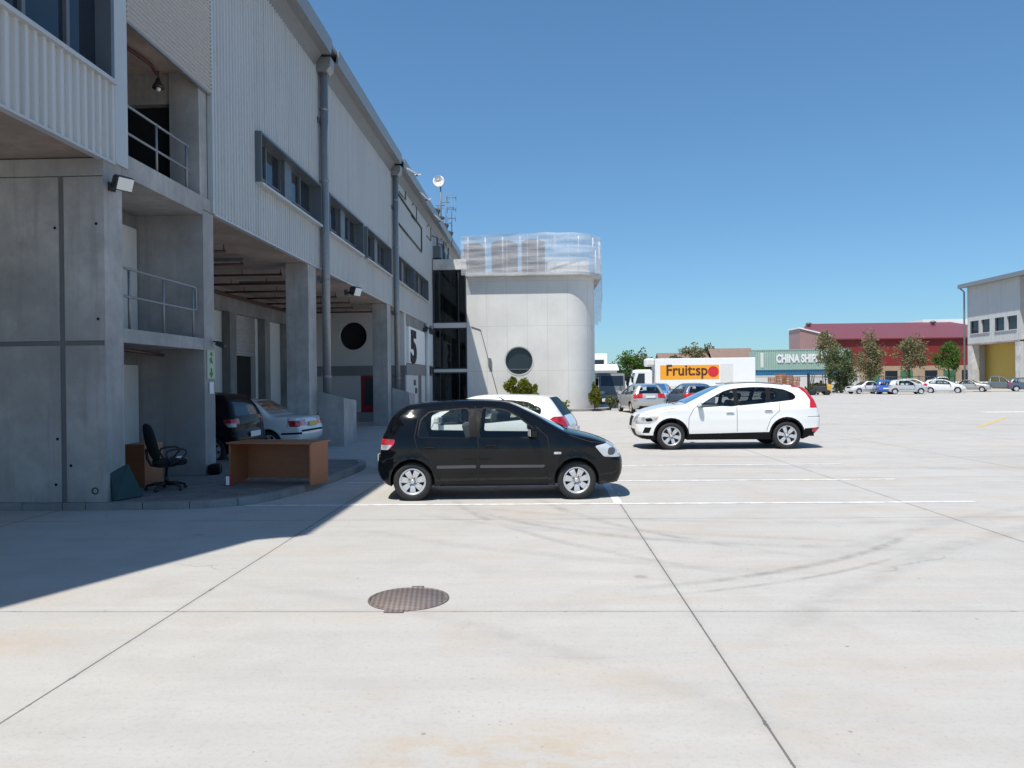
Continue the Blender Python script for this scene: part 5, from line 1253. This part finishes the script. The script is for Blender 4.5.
tree('leafy_tree', 'broad brownish tree with bare trunk before the red wall, left of centre', (39.0, 92, 0), 7.6, (2.3, 2.0, 3.0), 2900, M['leaf_a'], 2, g, .15, .13, .56, 28)
tree('leafy_tree', 'narrower brownish tree between the broad brown one and the bright green one', (43.5, 92, 0), 7.6, (2.1, 1.9, 2.9), 2500, M['leaf_a'], 5, g, .15, .13, .56, 28)
tree('leafy_tree', 'small bright green round tree beside the right-hand grey building', (48.6, 93, 0), 6.0, (1.9, 1.7, 1.9), 3300, M['leaf_b'], 4, g, .13, .11, .68, 26)
g = 'far trees on the skyline'
tree('leafy_tree', 'far pale green tree left of the white trucks', (12.6, 110, 0), 6.2, (2.6, 2, 2.6), 3000, M['leaf_b'], 6, g, .2, .15, .58)
tree('leafy_tree', 'far dark pointed tree just behind the pale green one', (15.2, 112, 0), 6.4, (1.7, 1.6, 2.6), 2200, M['leaf_c'], 7, g, .18, .15, .60)
tree('leafy_tree', 'far feathery tree above the brown roofs', (30.8, 152, 0), 9.2, (3.2, 2.4, 3.0), 2200, M['leaf_a'], 8, g, .26, .16, .66)
tree('leafy_tree', 'far thin tree right of the feathery one above the roofs', (33.6, 153, 0), 9.6, (1.6, 1.6, 3.0), 900, M['leaf_c'], 18, g, .26, .14, .66)
tree('leafy_tree', 'far small round dark tree at the left end of the brown roofs', (26.4, 149, 0), 7.0, (1.9, 1.8, 2.0), 700, M['leaf_c'], 9, g, .25, .15, .7)
def bush(label, loc, rad, n, leaf, seed, size=.07, group=None, name='bush'):
    rnd = random.Random(seed); t = thing(name, label, 'bush', loc, 0, group)
    b = MB()
    for k in range(6): a = k * 1.05; b.tube([(0, 0, 0), (math.cos(a) * rad[0] * .4, math.sin(a) * rad[1] * .4, rad[2] * 1.1)], [.03, .012], 5)
    b.build('stem', M['bark'], t)
    b = MB(); leaves(b, (0, 0, rad[2]), rad, n, size, rnd, 16); b.build('foliage', leaf, t, fix=False)
g = 'shrubs at the foot of the round building'
bush('large yellow green bush below the round window', (-1.25, 43.4, .1), (.92, .6, 1.12), 4600, M['leaf_y'], 21, .085, g)
bush('small bush touching the right side of the yellow green one', (-.35, 43.5, .1), (.55, .45, .8), 2200, M['leaf_y'], 22, .08, g)
bush('narrow upright shrub at the rounded corner of the concrete wall', (3.15, 43.7, .1), (.38, .36, .85), 2000, M['leaf_y'], 23, .06, g)
bush('low round shrub right of the upright one at the corner', (4.15, 45.0, 0), (.42, .4, .48), 800, M['leaf_c'], 24, .06, g)
bush('low bush in the gap between white car and round wall', (1.1, 43.4, .1), (.75, .4, .3), 700, M['leaf_y'], 25, .06, g)
bush('low yellowish bush by the fence under the dark green tree', (28.6, 80, 0), (1.3, 1.0, .75), 900, M['leaf_y'], 26, .12, 'shrubs by the far fence')
bush('grey green bush at the fence left of the broad brown tree', (34.2, 88.5, 0), (1.6, 1.0, 1.0), 900, M['leaf_c'], 27, .14, 'shrubs by the far fence')

# ------------------------------------------------------------------ far side of the yard
t = thing('boundary_wall', 'light grey boundary wall below the blue container', 'wall', (35, 97.5, 0))
b = MB(); b.box(-9, 0, 0, 5, .25, 2.0); b.box(-9, -.04, 2.0, 5, .29, 2.12); b.build('wall', M['plaster'], t)
t = thing('fence', 'grey wire fence standing behind the parked cars', 'fence', (43, 94, 0))
for k in range(9): b = MB(); b.tube([(-10 + k * 2.1, 0, 0), (-10 + k * 2.1, 0, 1.9)], .05, 6); b.build('post', M['dgalv'], t)
b = MB()
for k in range(85): b.tube([(-10 + k * .2, 0, .1), (-10 + k * .2, 0, 1.8)], .014, 4, caps=False)
for z_ in (.15, .95, 1.78): b.tube([(-10, 0, z_), (6.9, 0, z_)], .03, 5)
b.build('bars', M['dgalv'], t)
def container(label, loc, mat, L, text=None, group=None):
    t = thing('shipping_container', label, 'container', loc, 0, group)
    b = MB(); n = int(L / .28); P = []
    for k in range(n):
        for (f, d) in ((0, 0), (.35, 0), (.5, .045), (.85, .045)): P.append(((k + f) * L / n, d))
    P.append((L, 0)); H = 2.6
    for (a, da), (c, dc) in zip(P[:-1], P[1:]): b.face([(a, da, .16), (c, dc, .16), (c, dc, H - .12), (a, da, H - .12)])
    b.box(0, .06, .16, L, 2.4, H - .1); b.build('side_panel', mat, t, fix=True)
    b = MB(); b.box(0, -.02, 0, L, .1, .16); b.box(0, -.02, H - .12, L, .1, H); b.box(0, 2.3, H - .12, L, 2.44, H)
    for x in (0, L - .12): b.box(x, -.025, .16, x + .12, .12, H - .12)
    b.box(0, .1, H - .06, L, 2.3, H - .02); b.build('frame', mat, t)
    return t
gc = container('pale green shipping container with white lettering stacked on a blue one', (27.75, 100, 2.86), M['cgreen'], 12.2)
tx = text_mesh('CHINA SHIPPING', 1.05, .02, .05, 7.1); tx.build('lettering', M['white'], gc, (2.75, -.03, .95))
b = MB(); b.box(.75, -.012, .3, 1.15, -.002, 2.2); b.build('marking', M['offwhite'], gc)
container('blue shipping container underneath the pale green one', (27.75, 100.02, .25), M['cblue'], 12.2)
t = thing('red_building', 'long low red sheeted building behind the trees', 'building', (57, 130, 0))
b = MB(); b.box(43.2 - 57, 0, 3.6, 82 - 57, .2, 8.3); b.build('wall', M['redsheet'], t)
b = MB(); b.box(43.2 - 57, -.1, 0, 82 - 57, .3, 3.6); b.build('base_wall', M['beige'], t)
b = MB(); b.face([(43.0 - 57, -.5, 8.25), (82 - 57, -.5, 8.25), (82 - 57, 26, 12.6), (53.6 - 57, 26, 12.6)]); b.face([(43.0 - 57, -.5, 8.05), (43.0 - 57, -.5, 8.25), (82 - 57, -.5, 8.25), (82 - 57, -.5, 8.05)])
b.build('roof', M['redroof'], t, fix=False)
b = MB(); b.prism([(41.6, .3), (41.6, 9.6), (46.4, 8.35), (46.4, .3)], -6, -.6, None, 'Y')
for v in b.bm.verts: v.co.x -= 57
b.build('gable_wing', M['pinkwall'], t)
b = MB(); b.prism([(41.4, 9.67), (41.4, 9.85), (46.6, 8.5), (46.6, 8.32)], -6.2, -.55, None, 'Y')
for v in b.bm.verts: v.co.x -= 57
b.build('gable_roof', M['white'], t)
for k, x in enumerate((-2.5, .5, 3.0, 7, 10, 13)):
    b = MB(); b.box(x, -.16, .6, x + 2.0, -.09, 2.8); b.build('window', (M['signdark'], M['dglass'])[k % 2], t)
for x in (-5, 18.5): b = MB(); b.lathe([(.3, 0), (.3, .6), (.55, .62), (.55, .9), (.1, 1.1), (0, 1.1)], 12, 'Z', (x, 20, 11.4)); b.build('roof_vent', M['dgalv'], t)
b = MB(); b.box(20, 27, 12.0, 42, 34, 13.25); b.build('white_parapet', M['white'], t)
# grey warehouse on the right
t = thing('grey_building', 'grey sheeted building with sloping roofline at the right edge', 'building', (62, 107.26, 0)); oy = -86.5
b = MB()
def rrib(y0, y1, z0, z1):
    y = y0
    while y < y1 - 1e-3:
        ye = min(y + .25, y1); b.face([(0, y + oy, z0), (0, y + .13 + oy if y + .13 < y1 else ye + oy, z0), (0, y + .13 + oy if y + .13 < y1 else ye + oy, z1), (0, y + oy, z1)])
        if y + .13 < y1: b.face([(0, y + .13 + oy, z0), (-.03, y + .17 + oy, z0), (-.03, y + .17 + oy, z1), (0, y + .13 + oy, z1)]); b.face([(-.03, y + .17 + oy, z0), (0, ye + oy, z0), (0, ye + oy, z1), (-.03, y + .17 + oy, z1)])
        y += .25
rrib(81.7, 91.5, 8.1, 12.2); rrib(81.7, 91.5, 5.5, 6.65)
for (a, c) in ((81.7, 82.2), (86.1, 87.0), (90.9, 91.5)): rrib(a, c, 6.65, 8.1)
b.face([(0, 91.5 + oy, 0), (14, 91.5 + oy, 0), (14, 91.5 + oy, 13.2), (0, 91.5 + oy, 12.2)])
b.face([(0, 81.7 + oy, 0), (1.6, 81.7 + oy, 0), (1.6, 81.7 + oy, 12.3), (0, 81.7 + oy, 12.2)]); b.face([(1.6, 60 + oy, 0), (1.6, 81.7 + oy, 0), (1.6, 81.7 + oy, 12.3), (1.6, 60 + oy, 12.3)])
b.build('cladding', M['sheet'], t, fix=False)
for (a, c) in ((82.2, 86.1), (87.0, 90.9)):
    m2 = (a + c) / 2; b = MB()
    for (p, q) in ((a, m2 - .2), (m2 + .2, c)): b.box(.18, p + oy, 6.65, .24, q + oy, 8.1, M['dglass'])
    b.box(-.05, m2 - .2 + oy, 6.65, .2, m2 + .2 + oy, 8.1, M['sheet']); b.box(-.1, a + oy, 6.55, .3, c + oy, 6.65, M['sheet']); b.box(.3, a + oy, 6.65, .4, c + oy, 8.1, M['black'])
    b.build('window', None, t)
b = MB(); b.box(1.9, 81.8 + oy, 0, 2.1, 91.4 + oy, 5.4); b.build('recess_wall', M['ochre'], t)
b = MB(); b.box(0, 81.7 + oy, 5.35, 2.0, 91.4 + oy, 5.5); b.build('soffit', M['soffit'], t)
for y in (81.75, 90.6): b = MB(); b.box(0.01, y + oy, 0, .8, y + .8 + oy, 5.34); b.build('column', M['concrete_l'], t)
b = MB(); b.face([(-.9, 91.9 + oy, 12.15), (-.9, 58 + oy, 12.15), (16, 58 + oy, 13.8), (16, 91.9 + oy, 13.8)]); b.face([(-.9, 91.9 + oy, 12.0), (-.9, 58 + oy, 12.0), (16, 58 + oy, 13.65), (16, 91.9 + oy, 13.65)]); b.face([(-.9, 58 + oy, 12.0), (-.9, 91.9 + oy, 12.0), (-.9, 91.9 + oy, 12.45), (-.9, 58 + oy, 12.45)]); b.face([(-.9, 91.9 + oy, 12.0), (16, 91.9 + oy, 13.65), (16, 91.9 + oy, 13.8), (-.9, 91.9 + oy, 12.45)])
b.build('roof', M['galv'], t, fix=False)
b = MB(); b.tube([(-.25, 91.7 + oy, 0), (-.25, 91.7 + oy, 11.6), (-.8, 91.7 + oy, 12.1)], .1, 8); b.build('downpipe', M['galv'], t)
b = MB(); b.rbox((.4, 81.5 + oy, 5.75), (.3, .2, .4), (0, 0, 0), None, .04); b.build('wall_lamp', M['lens'], t)
KB_ = 1.24                                               # true size: the block stands 107 m off
for o in kids(t):
    for v in o.data.vertices:
        x, y, z_ = v.co; v.co = (x * KB_, y * KB_, 1.75 + (z_ - 1.75) * KB_ if z_ > .01 else 0)
# brown roofed houses and white buildings far behind
for (x0, x1, y, hw, hr, lab, rm) in ((23.5, 33, 150, 5.2, 7.0, 'far house with long brown roof left of the container', 'rooft'), (33.2, 41, 148, 5.4, 7.7, 'far house with higher brown gable beside the container', 'rooft')):
    t = thing('house', lab, 'house', ((x0 + x1) / 2, y, 0), 0, 'far houses beyond the trucks'); hw_ = (x1 - x0) / 2
    b = MB(); b.box(-hw_, 0, 0, hw_, 6, hw); b.build('wall', M['pinkwall'], t)
    b = MB(); b.prism([(-.4, hw - .1), (3, hr), (6.4, hw - .1), (3, hr - .15)], -hw_ - .2, hw_ + .2, None, 'X'); b.build('roof', M[rm], t)
t = thing('white_building', 'small far white flat roofed building beside the rounded wall', 'building', (7.5, 96, 0))
b = MB(); b.box(-1.6, 0, 0, 1.0, 4, 5.1); b.build('wall', M['white'], t); b = MB(); b.box(-1.0, -.05, 3.6, .6, -.005, 4.3); b.build('window', M['dglass'], t)
t = thing('shed', 'low far shed with pale roof behind the dark van', 'shed', (10, 92, 0))
b = MB(); b.box(-4, 0, 0, -.7, 4, 2.9); b.build('wall', M['plaster'], t); b = MB(); b.box(-3.4, -.05, 0, -1.2, -.01, 2.3); b.build('shutter', M['band'], t); b = MB(); b.prism([(-.4, 2.9), (-.4, 3.0), (2, 3.7), (4.4, 3.0), (4.4, 2.9)], -4.2, -.5, None, 'X'); b.build('roof', M['white'], t)
# crates and the forklift
k = 0; rnd = random.Random(5)
cl = ['leftmost low orange brown crate in front of the blue container', 'tall orange brown crate stack second from left by the container', 'third orange brown crate stack from the left by the container', 'orange brown crate stack next to the forklift']
for (x, hgt) in ((24.6, 1.9), (25.5, 2.25), (26.35, 2.1), (27.15, 1.9)):
    t = thing('crate_stack', cl[k], 'crates', (x, 82 + .2 * k, 0), rnd.uniform(-.2, .2), 'crate stacks in front of the blue container'); k += 1
    nlev = 4; hh = hgt / nlev
    for q in range(nlev):
        b = MB(); z0 = q * hh; jx = rnd.uniform(-.05, .05)
        for s_ in range(3): zz = z0 + .03 + s_ * (hh - .05) / 3; b.box(-.38 + jx, -.38, zz, .38 + jx, -.35, zz + (hh - .05) / 3 - .04); b.box(-.38 + jx, .35, zz, .38 + jx, .38, zz + (hh - .05) / 3 - .04); b.box(.35 + jx, -.35, zz, .38 + jx, .35, zz + (hh - .05) / 3 - .04); b.box(-.38 + jx, -.35, zz, -.35 + jx, .35, zz + (hh - .05) / 3 - .04)
        for (px, py) in ((-.34, -.34), (.34, -.34), (.34, .34), (-.34, .34)): b.box(px - .03 + jx, py - .03, z0, px + .03 + jx, py + .03, z0 + hh - .005)
        b.box(-.35 + jx, -.35, z0 + .01, .35 + jx, .35, z0 + .03); b.build('crate', M['crate'], t)
t = thing('forklift', 'dark forklift with yellow rear parked by the crates', 'forklift', (28.3, 79.5, 0), R(175))
b = MB(); b.box(-.9, -.5, .35, .5, .5, .95, None, .08); b.build('body', M['dsteel'], t)
b = MB(); b.box(-1.35, -.52, .3, -.88, .52, 1.1, None, .14); b.build('counterweight', M['yellow'], t)
b = MB()
for s_ in (-1, 1): b.tube([(-.8, .45 * s_, .95), (-.7, .45 * s_, 2.1), (.3, .45 * s_, 2.1), (.5, .45 * s_, .95)], .045, 6)
b.box(-.75, -.48, 2.08, .33, .48, 2.14); b.build('cage', M['dsteel'], t)
b = MB()
for s_ in (-1, 1): b.box(.72, .3 * s_ - .06, .1, .84, .3 * s_ + .06, 2.3)
for z_ in (.3, 1.2, 2.2): b.box(.74, -.3, z_, .82, .3, z_ + .1)
b.build('mast', M['dsteel'], t)
b = MB()
for s_ in (-1, 1): b.box(.85, .22 * s_ - .06, .1, 1.95, .22 * s_ + .06, .15)
b.build('fork', M['dgalv'], t)
b = MB(); b.box(-.45, -.25, .95, .05, .25, 1.1, None, .04); b.box(-.5, -.25, 1.05, -.38, .25, 1.5, None, .04); b.build('seat', M['fabric'], t)
for x, r in ((.45, .33), (-.95, .27)):
    for s_ in (-1, 1): b = MB(); b.lathe([(0, -.11), (r * .6, -.11), (r, -.09), (r, .09), (r * .6, .11), (0, .11)], 18, 'Y', (x, .45 * s_, r)); b.build('wheel', M['tyre'], t)

# ------------------------------------------------------------------ trucks
def truck_wheel(t, x, y, r=.45):
    b = MB(); b.lathe([(r * .55, -.13), (r * .9, -.14), (r, -.10), (r, .10), (r * .9, .14), (r * .55, .13)], 20, 'Y', (0, 0, 0)); w_ = b.build('wheel', M['tyre'], t, (x, y, r))
    b = MB(); b.lathe([(0, -.10), (r * .25, -.12), (r * .5, -.06), (r * .56, -.12)], 16, 'Y'); b.lathe([(0, .10), (r * .25, .12), (r * .5, .06), (r * .56, .12)], 16, 'Y'); b.build('rim', M['offwhite'], w_)
def cab(t, x0, L, H, w_=1.1, matc='white', wz=.61):
    """cab facing -X; side profile extruded with window openings"""
    f = x0; prof = [(f + L, .55), (f + L, H), (f + .55, H), (f + .38, H - .12), (f + .12, H * (wz - .01)), (f + .02, H * (wz - .11)), (f, .9), (f + .04, .5)]
    b = MB(); b.prism(prof, -w_, w_, None, 'Y'); bmesh.ops.bevel(b.bm, geom=b.bm.edges[:], offset=.05, segments=2, affect='EDGES', profile=.5); c_ = b.build('cab', M[matc], t)
    z0, z1 = H * .56, H - .24
    for s_ in (-1, 1):
        b = MB(); b.prism([(f + .32, z0), (f + .62, z1), (f + 1.15, z1), (f + 1.15, z0)], (w_ + .004) * s_ - .006, (w_ + .004) * s_ + .006, None, 'Y'); b.build('window', M['dglass'], t)
        b = MB(); b.box(f - .02, (w_ + .16) * s_ - .1, z0 + .1, f + .12, (w_ + .16) * s_ + .1, z0 + .62, None, .03); b.tube([(f + .3, w_ * s_, z1), (f + .05, (w_ + .16) * s_, z1 - .05)], .02, 5); b.build('wing_mirror', M['trim'], t)
        b = MB(); b.box(f - .02, s_ * .75 - .18, .72, f + .03, s_ * .75 + .18, .95, None, .03); b.build('headlight', M['headl'], t)
    b = MB(); a_ = Vector((f + .145, 0, H * wz)); e_ = Vector((f + .36, 0, H - .18)); n_v = Vector((-.012, 0, .004))
    q = [a_ + Vector((0, -w_ + .12, 0)) + n_v, a_ + Vector((0, w_ - .12, 0)) + n_v, e_ + Vector((0, w_ - .14, 0)) + n_v, e_ + Vector((0, -w_ + .14, 0)) + n_v]
    b.face(q); b.face([v + Vector((.02, 0, 0)) for v in q[::-1]])
    for i in range(4): b.face([q[i], q[(i + 1) % 4], q[(i + 1) % 4] + Vector((.02, 0, 0)), q[i] + Vector((.02, 0, 0))])
    b.build('windscreen', M['dglass'], t)
    b = MB(); b.box(f - .06, -w_, .42, f + .2, w_, .68, None, .04); b.build('bumper', M['galv'], t)
t = thing('delivery_truck', 'white box truck with an orange fruit advert and red spot on its side', 'truck', (15.0, 76.2, 0)); ox = -15.0
b = MB(); b.box(11.3 + ox, -1.2, 1.05, 20.9 + ox, 1.25, 3.80, None, .04); b.build('cargo_box', M['white'], t)
b = MB(); b.box(11.75 + ox, -1.222, 1.78, 17.4 + ox, -1.205, 3.14); sg = b.build('advert_panel', M['orange'], t)
tx = text_mesh('Fruit:sp', 1.02, .012, .02, 3.95); tx.build('lettering', M['brown'], sg, (12.35 + ox, -1.226, 2.16))
b = MB(); b.lathe([(0, -.014), (.52, -.014), (.52, 0)], 36, 'Y', (16.85 + ox, -1.222, 2.48), None, False); b.build('red_spot', M['redspot'], sg)
b = MB(); b.box(17.52 + ox, -1.215, 1.15, 18.75 + ox, -1.203, 3.22); b.build('side_door', M['offwhite'], t)
b = MB(); b.box(10.45 + ox, -.95, 3.05, 11.29 + ox, .95, 3.85, None, .18); b.build('cooling_unit', M['offwhite'], t)
b = MB(); b.box(9.6 + ox, -.5, .6, 20.7 + ox, .5, .95); b.build('chassis', M['dsteel'], t)
cab(t, 8.95 + ox, 1.9, 2.75)
for x in (9.9, 17.4, 18.6):
    for s_ in (-1, 1): truck_wheel(t, x + ox, s_ * 1.0)
t = thing('tow_truck', 'white truck cab standing nearer just left of the fruit advert truck', 'truck', (9.6, 68, 0), R(0))
cab(t, -1.6, 1.8, 2.55); b = MB(); b.box(-.6, -.5, .6, 5, .5, .9); b.build('chassis', M['dsteel'], t)
b = MB(); b.box(.6, -1.1, .95, 5.0, 1.1, 1.1); b.box(.6, -1.1, 1.1, .7, 1.1, 1.5); b.build('flatbed', M['offwhite'], t)
for x in (-.7, 3.6):
    for s_ in (-1, 1): truck_wheel(t, x, s_ * .95, .42)
t = thing('box_truck', 'dark grey van facing the camera beside the rounded concrete corner', 'van', (5.35, 58, 0), R(90))
cab(t, -1.7, 1.7, 2.25, .95, 'dgalv', .47); b = MB(); b.box(.05, -.98, .6, 4.5, .98, 2.3, None, .04); b.build('cargo_box', M['dsteel'], t)
for x in (-.8, 3.4):
    for s_ in (-1, 1): truck_wheel(t, x, s_ * .85, .36)

# ------------------------------------------------------------------ cars
P_black = mat_paint('gloss_black_paint', (.003, .0035, .0045), rough=.45, coat=.75, spec=.0); P_white = mat_paint('white_car_paint', (.80, .80, .79)); P_white2 = mat_paint('white_far_paint', (.72, .72, .71))
P_silver = mat_paint('silver_car_paint', (.50, .49, .47), .55); P_silver2 = mat_paint('pale_silver_paint', (.56, .57, .57), .4); P_grey = mat_paint('grey_green_paint', (.15, .165, .165), .5)
P_slate = mat_paint('slate_blue_paint', (.09, .12, .17), .4); P_blue = mat_paint('bright_blue_paint', (.02, .10, .42)); P_ice = mat_paint('old_white_paint', (.74, .74, .73)); P_ltblue = mat_paint('light_blue_paint', (.12, .32, .60), .2); P_navy = mat_paint('dark_blue_black_paint', (.005, .0055, .008), .0, coat=.35, spec=.1)
hatch, _ = make_car('hatchback', 'glossy black five door hatchback parked side-on in the sun', 'car', HATCH, P_black, (-.69, 12.07, 0), R(1.5), 0)
hatch.scale = (.985,) * 3
suv, _ = make_car('suv', 'large white crossover car parked side-on with black sills', 'car', SUV, P_white, (4.69, 20.12, 0), R(180), 0)
c, _ = make_car('hatchback', 'white three door hatchback partly hidden behind the black one', 'car', COUPE, P_white, (-1.17, 15.2, 0), R(169), 0, low=P_white, rear_glass=M['gdim']); c.scale = (.94, .94, 1.03)
c, _ = make_car('hatchback', 'dark hatchback parked nose-in beside the concrete column, behind the desk', 'car', HATCH, P_navy, (-8.40, 17.4, 0), R(177), 0, rear_glass=M['gdim']); c.scale = (1.06, 1.06, 1.06)
make_car('sedan', 'white older sedan with black bump strips nose-in under the warehouse', 'car', SEDAN, P_ice, (-7.85, 19.8, 0), R(174), 0, yplate=True)
make_car('estate_car', 'silver estate car seen from behind near the round building', 'car', ESTATE, P_silver, (5.45, 41.8, 0), R(97), 1)
make_car('estate_car', 'slate blue car seen from behind beyond the white crossover', 'car', ESTATE, P_slate, (8.25, 42.6, 0), R(95), 1)
make_car('hatchback', 'light blue small car between the silver and slate blue ones', 'car', HATCH, P_ltblue, (8.2, 53.0, 0), R(255), 1)
g = 'cars in the far row'
make_car('sedan', 'white sedan at the left end of the far row', 'car', SEDAN, P_white2, (34.9, 83.5, 0), R(190), 2, g)
make_car('hatchback', 'bright blue car seen from behind in the far row', 'car', HATCH, P_blue, (35.8, 81.4, 0), R(75), 2, g)
make_car('hatchback', 'silver hatchback side-on in the far row next to the blue car', 'car', HATCH, P_silver2, (37.35, 79.8, 0), R(-8), 2, g)
make_car('estate_car', 'white car half hidden behind the silver hatchback', 'car', ESTATE, P_white2, (44.0, 91.5, 0), R(-30), 2, g)
make_car('pickup_truck', 'white pickup with tall cab behind the white hatchback in the far row', 'car', PICKUP, P_white2, (49.3, 96.5, 0), R(175), 2, g)
make_car('hatchback', 'white hatchback facing the yard at the middle of the far row', 'car', COUPE, P_white2, (43.2, 83.5, 0), R(-32), 2, g)
make_car('sedan', 'pale silver sedan between the white hatchback and the grey pickup', 'car', SEDAN, P_silver, (48.6, 88.5, 0), R(-38), 2, g)
make_car('pickup_truck', 'dark grey green pickup in front of the ochre recess', 'car', PICKUP, P_grey, (52.3, 89.5, 0), R(-28), 2, g)
make_car('estate_car', 'dark slate car at the right end of the far row', 'car', ESTATE, P_slate, (54.6, 87.6, 0), R(-25), 2, g)
